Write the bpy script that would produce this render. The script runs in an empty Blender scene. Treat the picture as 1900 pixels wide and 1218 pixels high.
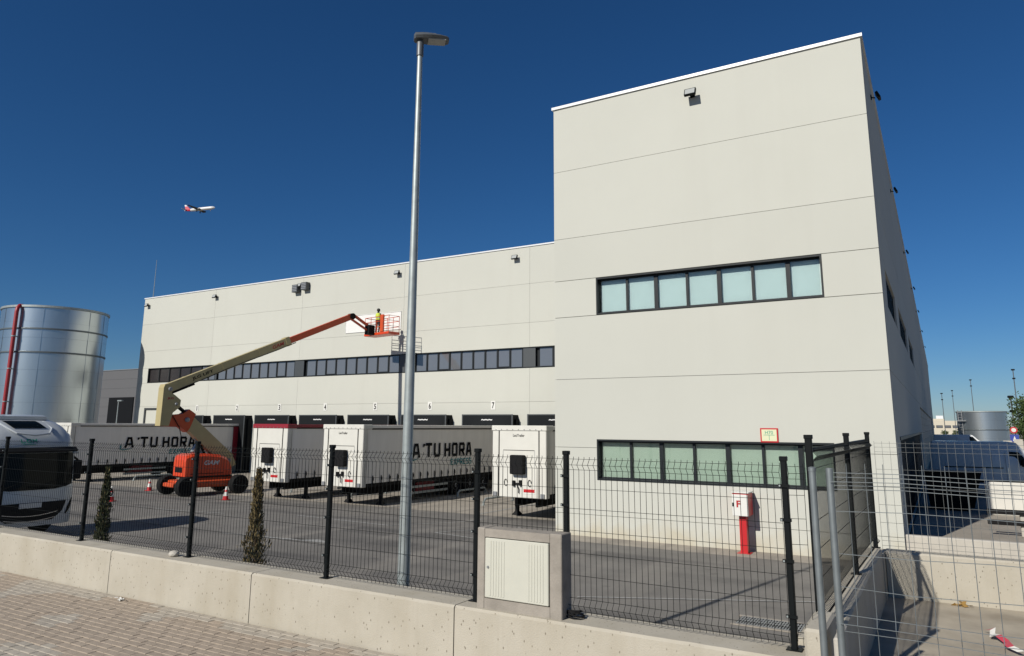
import bpy, bmesh, math, random
from mathutils import Vector, Matrix, noise
random.seed(7)
R_ = math.radians
scene = bpy.context.scene
C = scene.collection

# ------------------------------------------------------------------ camera, sky, sun
CAMZ = 3.2
F_PX, PY = 1325.64, 546.10
yaw, pitch, roll = R_(30.5676), R_(10.388), R_(0.3379)
fwd = Vector((-math.sin(yaw)*math.cos(pitch), math.cos(yaw)*math.cos(pitch), math.sin(pitch)))
rgt = Vector((math.cos(yaw), math.sin(yaw), 0)); up_ = rgt.cross(fwd)
r2 = math.cos(roll)*rgt + math.sin(roll)*up_; u2 = -math.sin(roll)*rgt + math.cos(roll)*up_
cd = bpy.data.cameras.new('camera'); cam = bpy.data.objects.new('camera', cd); C.objects.link(cam)
cd.sensor_width = 36; cd.sensor_fit = 'HORIZONTAL'
cd.lens = 36*F_PX/1900; cd.shift_y = -(609-PY)/1900
cd.clip_start = 0.05; cd.clip_end = 9000
cam.matrix_world = Matrix.Translation((0, 0, CAMZ)) @ Matrix((r2, u2, -fwd)).transposed().to_4x4()
scene.camera = cam

SUN_K, SUN_EL = 0.225, R_(33)
sd = Vector((-SUN_K, -1, 0)).normalized()*math.cos(SUN_EL) + Vector((0, 0, math.sin(SUN_EL)))   # towards the sun
w = bpy.data.worlds.new('World'); scene.world = w; w.use_nodes = True
nt = w.node_tree; bg = nt.nodes['Background']
sky = nt.nodes.new('ShaderNodeTexSky'); sky.sky_type = 'NISHITA'; sky.sun_disc = False
sky.sun_elevation = SUN_EL; sky.sun_rotation = math.atan2(sd.x, sd.y)
sky.altitude = 600; sky.air_density = 1.0; sky.dust_density = 0.1; sky.ozone_density = 10
hs = nt.nodes.new('ShaderNodeHueSaturation'); hs.inputs['Saturation'].default_value = 1.10
nt.links.new(sky.outputs[0], hs.inputs['Color']); nt.links.new(hs.outputs[0], bg.inputs[0]); bg.inputs[1].default_value = 0.057
sl = bpy.data.lights.new('sun', 'SUN'); sl.energy = 5.0; sl.angle = R_(0.53); sl.color = (1, .945, .85)
so = bpy.data.objects.new('sun', sl); C.objects.link(so); so.rotation_euler = sd.to_track_quat('Z', 'Y').to_euler()
so.location = (0, -20, 40)
scene.view_settings.view_transform = 'Standard'; scene.view_settings.look = 'None'
scene.view_settings.exposure = 0.07; scene.view_settings.gamma = 1
scene.view_settings.use_curve_mapping = False

# ------------------------------------------------------------------ materials
MATS = {}
ALB = .78   # overall reflectance level of painted and mineral surfaces
def mat(name, col, rough=.6, metal=0., var=0., scale=4., bump=0., bscale=40., stretch=None, rand=0., spec=.5, col2=None, coat=0.):
    if name in MATS: return MATS[name]
    if metal < .3: col = tuple(c*ALB for c in col); col2 = tuple(c*ALB for c in col2) if col2 else None
    m = bpy.data.materials.new(name); m.use_nodes = True; MATS[name] = m
    n = m.node_tree.nodes; L = m.node_tree.links; b = n['Principled BSDF']
    b.inputs['Base Color'].default_value = (*col, 1); b.inputs['Roughness'].default_value = rough
    b.inputs['Metallic'].default_value = metal; b.inputs['Specular IOR Level'].default_value = spec
    if coat: b.inputs['Coat Weight'].default_value = coat; b.inputs['Coat Roughness'].default_value = .08
    tc = n.new('ShaderNodeTexCoord'); src = tc.outputs['Object']
    if stretch:
        mp = n.new('ShaderNodeMapping'); mp.inputs['Scale'].default_value = stretch
        L.new(src, mp.inputs[0]); src = mp.outputs[0]
    out = None
    if var or col2:
        nz = n.new('ShaderNodeTexNoise'); nz.inputs['Scale'].default_value = scale; nz.inputs['Detail'].default_value = 8
        nz.inputs['Roughness'].default_value = .62
        L.new(src, nz.inputs['Vector'])
        cr = n.new('ShaderNodeValToRGB'); cr.color_ramp.elements[0].position = .3; cr.color_ramp.elements[1].position = .7
        a = [c*(1-var) for c in col]; z = [min(1, c*(1+var)) for c in (col2 or col)]
        cr.color_ramp.elements[0].color = (*a, 1); cr.color_ramp.elements[1].color = (*z, 1)
        L.new(nz.outputs[0], cr.inputs[0]); out = cr.outputs[0]
    if rand:
        oi = n.new('ShaderNodeObjectInfo'); mr = n.new('ShaderNodeMapRange')
        mr.inputs[3].default_value = 1-rand; mr.inputs[4].default_value = 1+rand
        L.new(oi.outputs['Random'], mr.inputs[0])
        mx = n.new('ShaderNodeVectorMath'); mx.operation = 'SCALE'
        if out: L.new(out, mx.inputs[0])
        else: mx.inputs[0].default_value = col
        L.new(mr.outputs[0], mx.inputs['Scale']); out = mx.outputs[0]
    if out: L.new(out, b.inputs['Base Color'])
    if bump:
        nb = n.new('ShaderNodeTexNoise'); nb.inputs['Scale'].default_value = bscale; nb.inputs['Detail'].default_value = 5
        L.new(tc.outputs['Object'], nb.inputs['Vector'])
        bp = n.new('ShaderNodeBump'); bp.inputs['Strength'].default_value = bump; bp.inputs['Distance'].default_value = .02
        L.new(nb.outputs[0], bp.inputs['Height']); L.new(bp.outputs[0], b.inputs['Normal'])
    return m
def node_mix(m, fac_socket, dark, strength=1.):
    """darken the present base colour of m towards dark where fac is high (stains, pits, cracks)"""
    n = m.node_tree.nodes; L = m.node_tree.links; b = n['Principled BSDF']
    mx = n.new('ShaderNodeMix'); mx.data_type = 'RGBA'
    s = b.inputs['Base Color']
    if s.is_linked: L.new(s.links[0].from_socket, mx.inputs[6])
    else: mx.inputs[6].default_value = s.default_value
    mx.inputs[7].default_value = (*[c*ALB for c in dark], 1)
    mm = n.new('ShaderNodeMath'); mm.operation = 'MULTIPLY'; mm.inputs[1].default_value = strength
    L.new(fac_socket, mm.inputs[0]); L.new(mm.outputs[0], mx.inputs[0]); L.new(mx.outputs[2], s)
def ramp_noise(m, scale, lo, hi, stretch=(1, 1, 1), kind='NOISE', detail=6, coord='Object'):
    n = m.node_tree.nodes; L = m.node_tree.links
    tc = n.new('ShaderNodeTexCoord'); mp = n.new('ShaderNodeMapping'); mp.inputs['Scale'].default_value = stretch
    L.new(tc.outputs[coord], mp.inputs[0])
    if kind == 'NOISE':
        t = n.new('ShaderNodeTexNoise'); t.inputs['Detail'].default_value = detail; o = t.outputs[0]
    else:
        t = n.new('ShaderNodeTexVoronoi'); o = t.outputs['Distance']
    t.inputs['Scale'].default_value = scale; L.new(mp.outputs[0], t.inputs['Vector'])
    mr = n.new('ShaderNodeMapRange'); mr.inputs[1].default_value = lo; mr.inputs[2].default_value = hi
    L.new(o, mr.inputs[0]); return mr.outputs[0]

M_wall = mat('facade_paint', (.588, .594, .538), .85, var=.02, scale=.35, bump=.05, bscale=60, rand=.02, spec=.25)
node_mix(M_wall, ramp_noise(M_wall, .5, .52, .8, (3., 3., .12)), (.47, .46, .40), .09)
tcw = M_wall.node_tree.nodes.new('ShaderNodeTexCoord'); sxw = M_wall.node_tree.nodes.new('ShaderNodeSeparateXYZ'); M_wall.node_tree.links.new(tcw.outputs['Object'], sxw.inputs[0])
nzw = M_wall.node_tree.nodes.new('ShaderNodeTexNoise'); nzw.inputs['Scale'].default_value = 1.7; nzw.inputs['Detail'].default_value = 7; M_wall.node_tree.links.new(tcw.outputs['Object'], nzw.inputs['Vector'])
mdw = M_wall.node_tree.nodes.new('ShaderNodeMath'); mdw.operation = 'MULTIPLY_ADD'; mdw.inputs[1].default_value = -1.4; M_wall.node_tree.links.new(nzw.outputs[0], mdw.inputs[0]); M_wall.node_tree.links.new(sxw.outputs[2], mdw.inputs[2])
mrw = M_wall.node_tree.nodes.new('ShaderNodeMapRange'); mrw.inputs[1].default_value = .12; mrw.inputs[2].default_value = -.35; M_wall.node_tree.links.new(mdw.outputs[0], mrw.inputs[0])
node_mix(M_wall, mrw.outputs[0], (.50, .42, .27), .45)
M_joint = mat('joint_seal', (.40, .395, .36), .9)
M_cope = mat('coping_white', (.80, .82, .84), .35)
M_dark = mat('anthracite_frame', (.016, .020, .023), .42, spec=.25)
M_panelgrey = mat('grey_window_panel', (.06, .068, .074), .45)
M_blind = mat('roller_blind', (.66, .78, .79), .9, var=.03, scale=2)
M_blind2 = mat('roller_blind_green', (.48, .57, .48), .9, var=.03, scale=2)
M_conc = mat('cast_concrete', (.50, .46, .375), .9, var=.07, scale=2.2, bump=.22, bscale=70, col2=(.50, .465, .39))
node_mix(M_conc, ramp_noise(M_conc, 19, .17, .08, (1, 1, .6), 'VORONOI'), (.15, .125, .09), .8)
node_mix(M_conc, ramp_noise(M_conc, 11, .075, .04, (1.2, 1.2, .5), 'VORONOI'), (.14, .115, .085), .6)
node_mix(M_conc, ramp_noise(M_conc, 3.2, .56, .72, (6, 6, .35)), (.38, .34, .27), .15)
node_mix(M_conc, ramp_noise(M_conc, 1.1, .5, .72, (2.5, 2.5, .25)), (.38, .33, .24), .35)
M_conc2 = mat('grey_concrete', (.33, .30, .26), .9, var=.2, scale=5, bump=.2, bscale=60)
M_conc3 = mat('pale_concrete', (.52, .49, .43), .9, var=.1, scale=2, bump=.12, bscale=50)
M_yard = mat('yard_asphalt', (.19, .18, .166), .85, var=.16, scale=.9, bump=.25, bscale=160)
node_mix(M_yard, ramp_noise(M_yard, .35, .5, .66, (.3, 2.2, 1)), (.085, .082, .08), .8)
node_mix(M_yard, ramp_noise(M_yard, .5, .53, .7, (1.8, .22, 1)), (.29, .27, .24), .6)
node_mix(M_yard, ramp_noise(M_yard, 1.6, .64, .74), (.05, .048, .047), .55)
M_apron = mat('dock_apron_concrete', (.36, .325, .275), .85, var=.15, scale=1.2, bump=.15, bscale=90)
node_mix(M_apron, ramp_noise(M_apron, .5, .5, .68, (2.5, .15, 1)), (.18, .165, .15), .6)
M_line = mat('road_paint_worn', (.34, .34, .33), .8, var=.25, scale=9)
M_tyremark = mat('tyre_mark', (.06, .06, .062), .9)
M_ground = mat('dry_ground', (.24, .21, .16), .95, var=.2, scale=.05)
M_pitfloor = mat('pit_floor_concrete', (.40, .355, .28), .92, var=.16, scale=1.8, bump=.3, bscale=50, col2=(.44, .39, .31))
node_mix(M_pitfloor, ramp_noise(M_pitfloor, 1.4, .55, .7), (.28, .235, .17), .5)
M_pav = mat('paver_brown', (.415, .345, .27), .93, var=.10, scale=14, bump=.3, bscale=120, rand=.07)
M_pav2 = mat('paver_grey', (.46, .415, .345), .93, var=.10, scale=14, bump=.3, bscale=120, rand=.12)
M_sand = mat('joint_sand', (.41, .35, .28), .95, var=.2, scale=20)
M_galv = mat('galvanised_steel', (.31, .345, .345), .5, .45, var=.14, scale=7)
M_galv2 = mat('galvanised_tube', (.20, .225, .235), .5, .55, var=.15, scale=9)
M_tank = mat('tank_sheet_steel', (.50, .55, .58), .30, .92, var=.05, scale=1.2, stretch=(1, 1, .2))
M_tankrib = mat('tank_rib_steel', (.13, .15, .16), .5, .6)
M_black = mat('black_coated_steel', (.007, .009, .010), .5, spec=.12)
M_wire = mat('dark_wire', (.008, .010, .010), .55, spec=.12)
M_gridwire = mat('grey_grid_wire', (.13, .14, .14), .5)
M_rubber = mat('black_rubber', (.012, .012, .013), .8, bump=.1, spec=.15)
M_chassis = mat('chassis_black', (.009, .009, .010), .65, spec=.15)
M_shelter = mat('shelter_fabric', (.011, .013, .015), .7, bump=.1, bscale=12, spec=.12)
M_white = mat('white_gelcoat', (.74, .73, .67), .4, var=.05, scale=1.3, coat=.2)
node_mix(M_white, ramp_noise(M_white, 1.0, .55, .75, (2, 2, .3)), (.50, .47, .40), .3)
M_curtain = mat('curtain_tarpaulin', (.90, .87, .81), .55, var=.07, scale=.9, stretch=(1, 2.5, .35), bump=.06, bscale=5)
M_red = mat('signal_red', (.55, .015, .02), .4)
M_pipe = mat('pipe_red', (.33, .012, .018), .45)
M_trred = mat('trailer_red', (.30, .015, .03), .45)
M_orange = mat('lift_orange', (.70, .062, .012), .38, coat=.15, var=.05, scale=3)
M_boomred = mat('boom_orange_red', (.64, .085, .02), .45, var=.08, scale=2)
M_cream = mat('lift_cream', (.50, .42, .21), .45, var=.06, scale=2)
M_steelgrey = mat('dull_steel', (.25, .26, .27), .5, .5)
M_text = mat('black_print', (.008, .008, .010), .7, spec=.1)
M_teal = mat('teal_print', (.02, .27, .30), .6)
M_green = mat('green_print', (.01, .33, .22), .5)
M_redtext = mat('red_print', (.45, .02, .02), .5)
M_whitetext = mat('white_print', (.75, .75, .75), .5)
M_cab = mat('cab_silver_white', (.56, .60, .63), .3, .1, coat=.5)
M_glassblk = mat('dark_windscreen', (.004, .006, .006), .08, spec=.1)
M_chrome = mat('bright_trim', (.6, .6, .6), .2, .9)
M_banner = mat('white_banner', (.82, .82, .80), .7)
M_plate = mat('white_plate', (.78, .78, .74), .5)
M_signyel = mat('sign_cream', (.74, .75, .50), .6)
M_hi = mat('hi_vis_yellow', (.62, .75, .08), .7)
M_cloth = mat('dark_workwear', (.02, .022, .026), .85)
M_skin = mat('skin', (.35, .19, .12), .6)
M_hair = mat('dark_hair', (.01, .008, .007), .7)
M_bark = mat('bark', (.10, .07, .045), .9, bump=.5, bscale=30)
M_cyp = mat('cypress_green', (.045, .055, .018), .8, rand=.1, var=.3, scale=6)
M_cypdry = mat('cypress_dry', (.20, .15, .065), .85, var=.3, scale=6)
M_leaf = mat('tree_leaf', (.05, .085, .018), .7, var=.35, scale=1.5)
M_greycladding = mat('grey_cladding', (.13, .13, .135), .6, .1)
M_door = mat('dark_door', (.010, .011, .013), .7, spec=.08)
M_vanwhite = mat('van_white', (.76, .78, .79), .3, coat=.4)
M_cream2 = mat('far_render', (.62, .57, .46), .85)
M_beige = mat('sectional_door_beige', (.48, .42, .34), .6, var=.06)
M_blue = mat('sign_blue', (.03, .06, .35), .5)
M_pole = M_galv
M_lampdark = mat('lamp_grey', (.10, .11, .12), .45, .3)
M_lens = mat('lamp_lens', (.45, .47, .46), .15)
M_plane = mat('aircraft_white', (.80, .80, .80), .35)
M_planer = mat('aircraft_red', (.60, .02, .06), .4)
M_planed = mat('aircraft_dark', (.05, .055, .06), .5)

def glass(name, tint, trans, rough=.02, base=(.02, .025, .03)):
    m = bpy.data.materials.new(name); m.use_nodes = True; n = m.node_tree.nodes; L = m.node_tree.links
    n.remove(n['Principled BSDF']); o = n['Material Output']
    t = n.new('ShaderNodeBsdfTransparent'); t.inputs[0].default_value = (*tint, 1)
    g = n.new('ShaderNodeBsdfGlossy'); g.inputs['Roughness'].default_value = rough
    fr = n.new('ShaderNodeFresnel'); fr.inputs[0].default_value = 1.6
    d = n.new('ShaderNodeBsdfDiffuse'); d.inputs[0].default_value = (*base, 1)
    mx = n.new('ShaderNodeMixShader'); mx.inputs[0].default_value = trans
    L.new(d.outputs[0], mx.inputs[1]); L.new(t.outputs[0], mx.inputs[2])
    m2 = n.new('ShaderNodeMixShader'); L.new(fr.outputs[0], m2.inputs[0]); L.new(mx.outputs[0], m2.inputs[1]); L.new(g.outputs[0], m2.inputs[2])
    L.new(m2.outputs[0], o.inputs[0]); return m
M_glass = glass('clear_pane', (.95, .98, .975), .97)
M_glassdk = mat('solar_glass', (.165, .175, .195), .05, .35, spec=.7)
M_glassdk2 = mat('solar_glass_brown', (.055, .05, .052), .05, .4, spec=.8)

# ------------------------------------------------------------------ mesh helpers
class MB:
    def __init__(s): s.v = []; s.f = []; s.m = []
    def add(s, vs, fs, mi=0):
        o = len(s.v); s.v += [tuple(v) for v in vs]; s.f += [tuple(i+o for i in f) for f in fs]; s.m += [mi]*len(fs); return s
    def box(s, x0, x1, y0, y1, z0, z1, mi=0):
        vs = [(x, y, z) for z in (z0, z1) for y in (y0, y1) for x in (x0, x1)]
        return s.add(vs, [(0, 2, 3, 1), (4, 5, 7, 6), (0, 1, 5, 4), (2, 6, 7, 3), (0, 4, 6, 2), (1, 3, 7, 5)], mi)
    def bev(s, x0, x1, y0, y1, z0, z1, b=.01, mi=0):
        """box with its four vertical and top edges chamfered"""
        def ring(i, z): return [(x0+i, y0, z), (x1-i, y0, z), (x1, y0+i, z), (x1, y1-i, z), (x1-i, y1, z), (x0+i, y1, z), (x0, y1-i, z), (x0, y0+i, z)]
        def inset(z): return [(x0+b*1.2, y0+b, z), (x1-b*1.2, y0+b, z), (x1-b, y0+b*1.2, z), (x1-b, y1-b*1.2, z), (x1-b*1.2, y1-b, z), (x0+b*1.2, y1-b, z), (x0+b, y1-b*1.2, z), (x0+b, y0+b*1.2, z)]
        vs = inset(z0)+ring(b, z0+b)+ring(b, z1-b)+inset(z1)
        fs = [tuple(range(7, -1, -1)), tuple(range(24, 32))]
        for k in range(3):
            for i in range(8): fs.append((k*8+i, k*8+(i+1) % 8, k*8+8+(i+1) % 8, k*8+8+i))
        return s.add(vs, fs, mi)
    def tube(s, pts, r, n=8, mi=0, cap=True):
        pts = [Vector(p) for p in pts]; rs = r if isinstance(r, (list, tuple)) else [r]*len(pts); vs = []; fs = []
        t0 = (pts[1]-pts[0]).normalized(); a = Vector((0, 0, 1)) if abs(t0.z) < .9 else Vector((1, 0, 0))
        u = t0.cross(a).normalized()
        for i, p in enumerate(pts):
            t = (pts[min(i+1, len(pts)-1)]-pts[max(i-1, 0)]).normalized()
            u = (u-t*u.dot(t)).normalized(); v = t.cross(u)
            for k in range(n):
                an = 2*math.pi*k/n+math.pi/n; vs.append(p+(u*math.cos(an)+v*math.sin(an))*rs[i])
        for i in range(len(pts)-1):
            for k in range(n): fs.append((i*n+k, i*n+(k+1) % n, (i+1)*n+(k+1) % n, (i+1)*n+k))
        if cap: fs += [tuple(range(n-1, -1, -1)), tuple(range((len(pts)-1)*n, len(pts)*n))]
        return s.add(vs, fs, mi)
    def bar(s, p, q, wd, ht, mi=0, up=(0, 0, 1), w2=None, h2=None):
        p, q = Vector(p), Vector(q); t = (q-p).normalized(); a = Vector(up)
        if abs(t.dot(a)) > .98: a = Vector((0, 1, 0))
        sx = t.cross(a).normalized(); uz = sx.cross(t); vs = []
        for c, ww, hh in ((p, wd, ht), (q, w2 or wd, h2 or ht)):
            vs += [c-sx*ww/2-uz*hh/2, c+sx*ww/2-uz*hh/2, c+sx*ww/2+uz*hh/2, c-sx*ww/2+uz*hh/2]
        return s.add(vs, [(3, 2, 1, 0), (4, 5, 6, 7), (0, 1, 5, 4), (1, 2, 6, 5), (2, 3, 7, 6), (3, 0, 4, 7)], mi)
    def lathe(s, prof, n=24, c=(0, 0, 0), axis='Z', mi=0):
        vs = []; fs = []
        for r, h in prof:
            for k in range(n):
                a = 2*math.pi*k/n; x, y = r*math.cos(a), r*math.sin(a)
                p = (x, y, h) if axis == 'Z' else ((h, x, y) if axis == 'X' else (y, h, x))
                vs.append((p[0]+c[0], p[1]+c[1], p[2]+c[2]))
        for i in range(len(prof)-1):
            for k in range(n): fs.append((i*n+k, i*n+(k+1) % n, (i+1)*n+(k+1) % n, (i+1)*n+k))
        fs += [tuple(range(n-1, -1, -1)), tuple(range((len(prof)-1)*n, len(prof)*n))]
        return s.add(vs, fs, mi)
    def prism(s, poly, fn, d0, d1, mi=0):
        """polygon (a,b) pairs extruded d0..d1; fn(a,b,d)->xyz"""
        n = len(poly); vs = [fn(a, b, d0) for a, b in poly]+[fn(a, b, d1) for a, b in poly]
        return s.add(vs, [tuple(range(n-1, -1, -1)), tuple(range(n, 2*n))]+[(i, (i+1) % n, n+(i+1) % n, n+i) for i in range(n)], mi)
    def loft(s, rings, mi=0, cap=True):
        n = len(rings[0]); vs = [p for r in rings for p in r]; fs = []
        for i in range(len(rings)-1):
            for k in range(n): fs.append((i*n+k, i*n+(k+1) % n, (i+1)*n+(k+1) % n, (i+1)*n+k))
        if cap: fs += [tuple(range(n-1, -1, -1)), tuple(range((len(rings)-1)*n, len(rings)*n))]
        return s.add(vs, fs, mi)
    def mesh(s, name, mats, smooth=False):
        me = bpy.data.meshes.new(name); me.from_pydata(s.v, [], s.f)
        for m in (mats if isinstance(mats, (list, tuple)) else [mats]): me.materials.append(m)
        if any(s.m): me.polygons.foreach_set('material_index', s.m)
        bm = bmesh.new(); bm.from_mesh(me); bmesh.ops.recalc_face_normals(bm, faces=bm.faces); bm.to_mesh(me); bm.free()
        if smooth:
            me.polygons.foreach_set('use_smooth', [True]*len(me.polygons))
            me.set_sharp_from_angle(angle=R_(38))
        me.update(); return me
    def build(s, name, mats, parent=None, smooth=False, world=False):
        if world and parent is not None:
            inv = gmat(parent).inverted(); s.v = [tuple(inv @ Vector(v)) for v in s.v]
        return obj(name, s.mesh(name, mats, smooth), parent)
def gmat(o):
    m = Matrix.LocRotScale(o.location, o.rotation_euler, o.scale)
    return gmat(o.parent) @ m if o.parent else m
def obj(name, me, parent=None):
    o = bpy.data.objects.new(name, me); C.objects.link(o)
    if parent is not None: o.parent = parent
    return o
def tag(o, label=None, cat=None, group=None, kind=None):
    if label: o['label'] = label
    if cat: o['category'] = cat
    if group: o['group'] = group
    if kind: o['kind'] = kind
    return o
def thing(name, label, cat, loc=(0, 0, 0), rz=0, group=None):
    o = bpy.data.objects.new(name, None); C.objects.link(o); o.location = loc; o.rotation_euler = (0, 0, rz)
    o.empty_display_size = .2
    return tag(o, label, cat, group)
def recenter(o):
    """move a top-level mesh's origin to the middle of its base"""
    vs = [v.co for v in o.data.vertices]
    c = Vector(((min(v.x for v in vs)+max(v.x for v in vs))/2, (min(v.y for v in vs)+max(v.y for v in vs))/2, min(v.z for v in vs)))
    for v in o.data.vertices: v.co -= c
    o.location = c; return o
def copy_tree(o, parent=None):
    c = o.copy(); C.objects.link(c)
    if parent is not None: c.parent = parent
    for ch in list(o.children): copy_tree(ch, c)
    return c
def children_of(o): return list(o.children)
def text_mesh(s, wd, ht, thick=.006, bold=.0, mat_=None, origin=(0, 0, 0), u=(1, 0, 0), v=(0, 0, 1), shear=0.):
    cu = bpy.data.curves.new('lettering', 'FONT'); cu.body = s; cu.size = 1; cu.offset = bold; cu.extrude = .01; cu.shear = shear
    cu.resolution_u = 3
    t = bpy.data.objects.new('lettering', cu); C.objects.link(t)
    dg = bpy.context.evaluated_depsgraph_get(); me = bpy.data.meshes.new_from_object(t.evaluated_get(dg))
    bpy.data.objects.remove(t)
    xs = [q.co.x for q in me.vertices]; ys = [q.co.y for q in me.vertices]
    u, v, o = Vector(u), Vector(v), Vector(origin); nn = u.cross(v).normalized()
    x0, x1, y0, y1 = min(xs), max(xs), min(ys), max(ys)
    for q in me.vertices:
        a = (q.co.x-x0)/(x1-x0)*wd; b = (q.co.y-y0)/(y1-y0)*ht; d = thick if q.co.z > 0 else 0
        q.co = o+u*a+v*b+nn*d
    me.materials.clear(); me.materials.append(mat_ or M_text); return me

GLYPH = {'A': [[(0, 0), (.30, 1), (.70, 1), (1, 0)], [(.14, .3), (.86, .3)]], 'T': [[(.0, 1), (1, 1)], [(.5, .98), (.5, 0)]], 'U': [[(0, 1), (0, .14), (.16, 0), (.84, 0), (1, .14), (1, 1)]],
         'H': [[(0, 0), (0, 1)], [(1, 0), (1, 1)], [(.02, .5), (.98, .5)]], 'O': [[(.14, 0), (.86, 0), (1, .12), (1, .88), (.86, 1), (.14, 1), (0, .88), (0, .12), (.14, 0)]],
         'R': [[(0, 0), (0, 1), (.86, 1), (1, .88), (1, .55), (.86, .42), (.04, .42)], [(.5, .42), (1, 0)]], 'E': [[(1, 1), (0, 1), (0, 0), (1, 0)], [(0, .5), (.85, .5)]], 'X': [[(0, 0), (1, 1)], [(0, 1), (1, 0)]],
         'P': [[(0, 0), (0, 1), (.86, 1), (1, .88), (1, .55), (.86, .42), (.04, .42)]], 'S': [[(1, 1), (.12, 1), (0, .9), (0, .6), (.12, .5), (.88, .5), (1, .4), (1, .1), (.88, 0), (0, 0)]],
         'L': [[(0, 1), (0, 0), (1, 0)]], 'M': [[(0, 0), (0, 1), (.5, .35), (1, 1), (1, 0)]], "'": [[(.3, .9), (.75, .9)], [(.5, .93), (.4, .78)]]}
def block_text(s, wd, ht, m, origin, u, v, th=.2, gap=.3, parent=None, adv=None):
    """squared stencil-like capitals drawn as flat bars; th = stroke as a share of the height"""
    u, v, o = Vector(u).normalized(), Vector(v).normalized(), Vector(origin); nn = u.cross(v); mb = MB()
    n_ = len(s); cw = wd/(n_+(n_-1)*gap); t_ = th*ht
    for i, ch in enumerate(s):
        for j, pl_ in enumerate(GLYPH.get(ch, [])):
            pts = [o+u*(i*cw*(1+gap)+t_/2+a*(cw-t_))+v*(t_/2+b*(ht-t_)) for a, b in pl_]
            for k, (p, q) in enumerate(zip(pts[:-1], pts[1:])):
                d_ = (q-p).normalized()*t_*.42; z = .002+.0007*((j*5+k) % 9)
                mb.bar(p-d_+nn*z, q+d_+nn*z, t_, .002, up=nn)
    return mb.build('lettering', m, parent)
# ------------------------------------------------------------------ ground, yard, pavement
def smooth01(t): t = max(0., min(1., t)); return t*t*(3-2*t)
def yard_z(x, y): return -.3*smooth01((y-17.5)/6.0)*smooth01((-9.5-x)/3.0)
mb = MB(); mb.add([(-2500, -400, -.9), (2500, -400, -.9), (2500, 4500, -.9), (-2500, 4500, -.9)], [(0, 1, 2, 3)])
tag(mb.build('ground', M_ground), kind='structure')
xs = [-160, -120, -90, -70]+[-60+i*1.5 for i in range(34)]+[-9.5, -8, -4, -.98]; ys = [6.45, 8, 11, 14, 16, 17]+[17.5+i*.75 for i in range(9)]+[25, 28, 36.5]
mb = MB(); mb.add([(x, y, yard_z(x, y)) for y in ys for x in xs], [(j*len(xs)+i, j*len(xs)+i+1, (j+1)*len(xs)+i+1, (j+1)*len(xs)+i) for j in range(len(ys)-1) for i in range(len(xs)-1)])
tag(mb.build('yard', M_yard, smooth=True), kind='structure')
mb = MB(); mb.add([(-160, 36.5, -.3), (-58.3, 36.5, -.3), (-58.3, 160, -.3), (-160, 160, -.3)], [(0, 1, 2, 3)])
tag(mb.build('rear_yard', M_yard), kind='structure')
# paler concrete apron in front of the docks
xs2 = [-60+i*2 for i in range(25)]+[-10.3]; ys2 = [24.6, 26, 29, 33, 36.25]
mb = MB(); mb.add([(x, y, yard_z(x, y)+.006) for y in ys2 for x in xs2], [(j*len(xs2)+i, j*len(xs2)+i+1, (j+1)*len(xs2)+i+1, (j+1)*len(xs2)+i) for j in range(len(ys2)-1) for i in range(len(xs2)-1)])
tag(mb.build('dock_apron', M_apron), kind='structure')
# concrete strip along the foot of the office block
mb = MB(); mb.add([(-10.2, 19.0, .005), (-.98, 19.0, .005), (-.98, 20.05, .005), (-10.2, 20.05, .005)], [(0, 1, 2, 3)])
tag(mb.build('path', M_apron), kind='structure')
# painted yard lines
def strip(pts, wd, name, m, z=.011):
    mb = MB()
    for a, b in zip(pts[:-1], pts[1:]):
        a, b = Vector(a), Vector(b); n_ = Vector((-(b-a).y, (b-a).x)).normalized()*wd/2
        k = 8; L0 = []; R0 = []
        for i in range(k+1):
            p = a.lerp(b, i/k); L0.append((p.x+n_.x, p.y+n_.y, yard_z(p.x, p.y)+z)); R0.append((p.x-n_.x, p.y-n_.y, yard_z(p.x, p.y)+z))
        mb.add(L0+R0, [(i, i+1, k+2+i, k+1+i) for i in range(k)])
    return tag(mb.build(name, m), kind='structure')
strip([(-18.6, 14.7), (-14.7, 15.05)], .12, 'painted_line', M_line)
mb = MB(); mb.add([(-16.2, 14.75, .013), (-15.3, 15.32, .013), (-14.6, 15.08, .013), (-16.2, 15.02, .013)], [(0, 1, 2, 3)]); tag(mb.build('painted_arrow', M_line), kind='structure')
strip([(-20.3, 19.2), (-15.7, 18.8)], .10, 'painted_line', M_line)
strip([(-15.7, 18.8), (-15.1, 23.6)], .10, 'painted_line', M_line)
strip([(-13.4, 18.2), (-12.4, 23.6)], .10, 'painted_line', M_line)
strip([(-13.4, 18.2), (-10.2, 17.6)], .10, 'painted_line', M_line)
strip([(-26.5, 17.2), (-22.5, 17.8)], .10, 'painted_line', M_line)
strip([(-6.2, 13.0), (-1.6, 15.3)], .07, 'painted_line', M_line)
for q in range(7): strip([(-29.6+q*4.5, 24.7), (-29.3+q*4.5, 35.4)], .12, 'painted_line', M_line, .014)

# ground on the far side of the office block, kerb wall, sunken pit
mb = MB(); mb.add([(-1.0, 12.3, .2), (200, 12.3, .2), (200, 20, .2), (-1.0, 20, .2)], [(0, 1, 2, 3)]); tag(mb.build('service_strip', M_pitfloor), kind='structure')
mb = MB(); mb.add([(-.98, 19.9, .3), (260, 19.9, .3), (260, 420, .3), (-.98, 420, .3)], [(0, 1, 2, 3)]); tag(mb.build('side_road', M_apron), kind='structure')
mb = MB(); mb.add([(-1.15, -6, .75), (60, -6, .75), (60, 12.42, .75), (-1.15, 12.42, .75)], [(0, 1, 2, 3)]); tag(mb.build('pit_floor', M_pitfloor), kind='structure')

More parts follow.
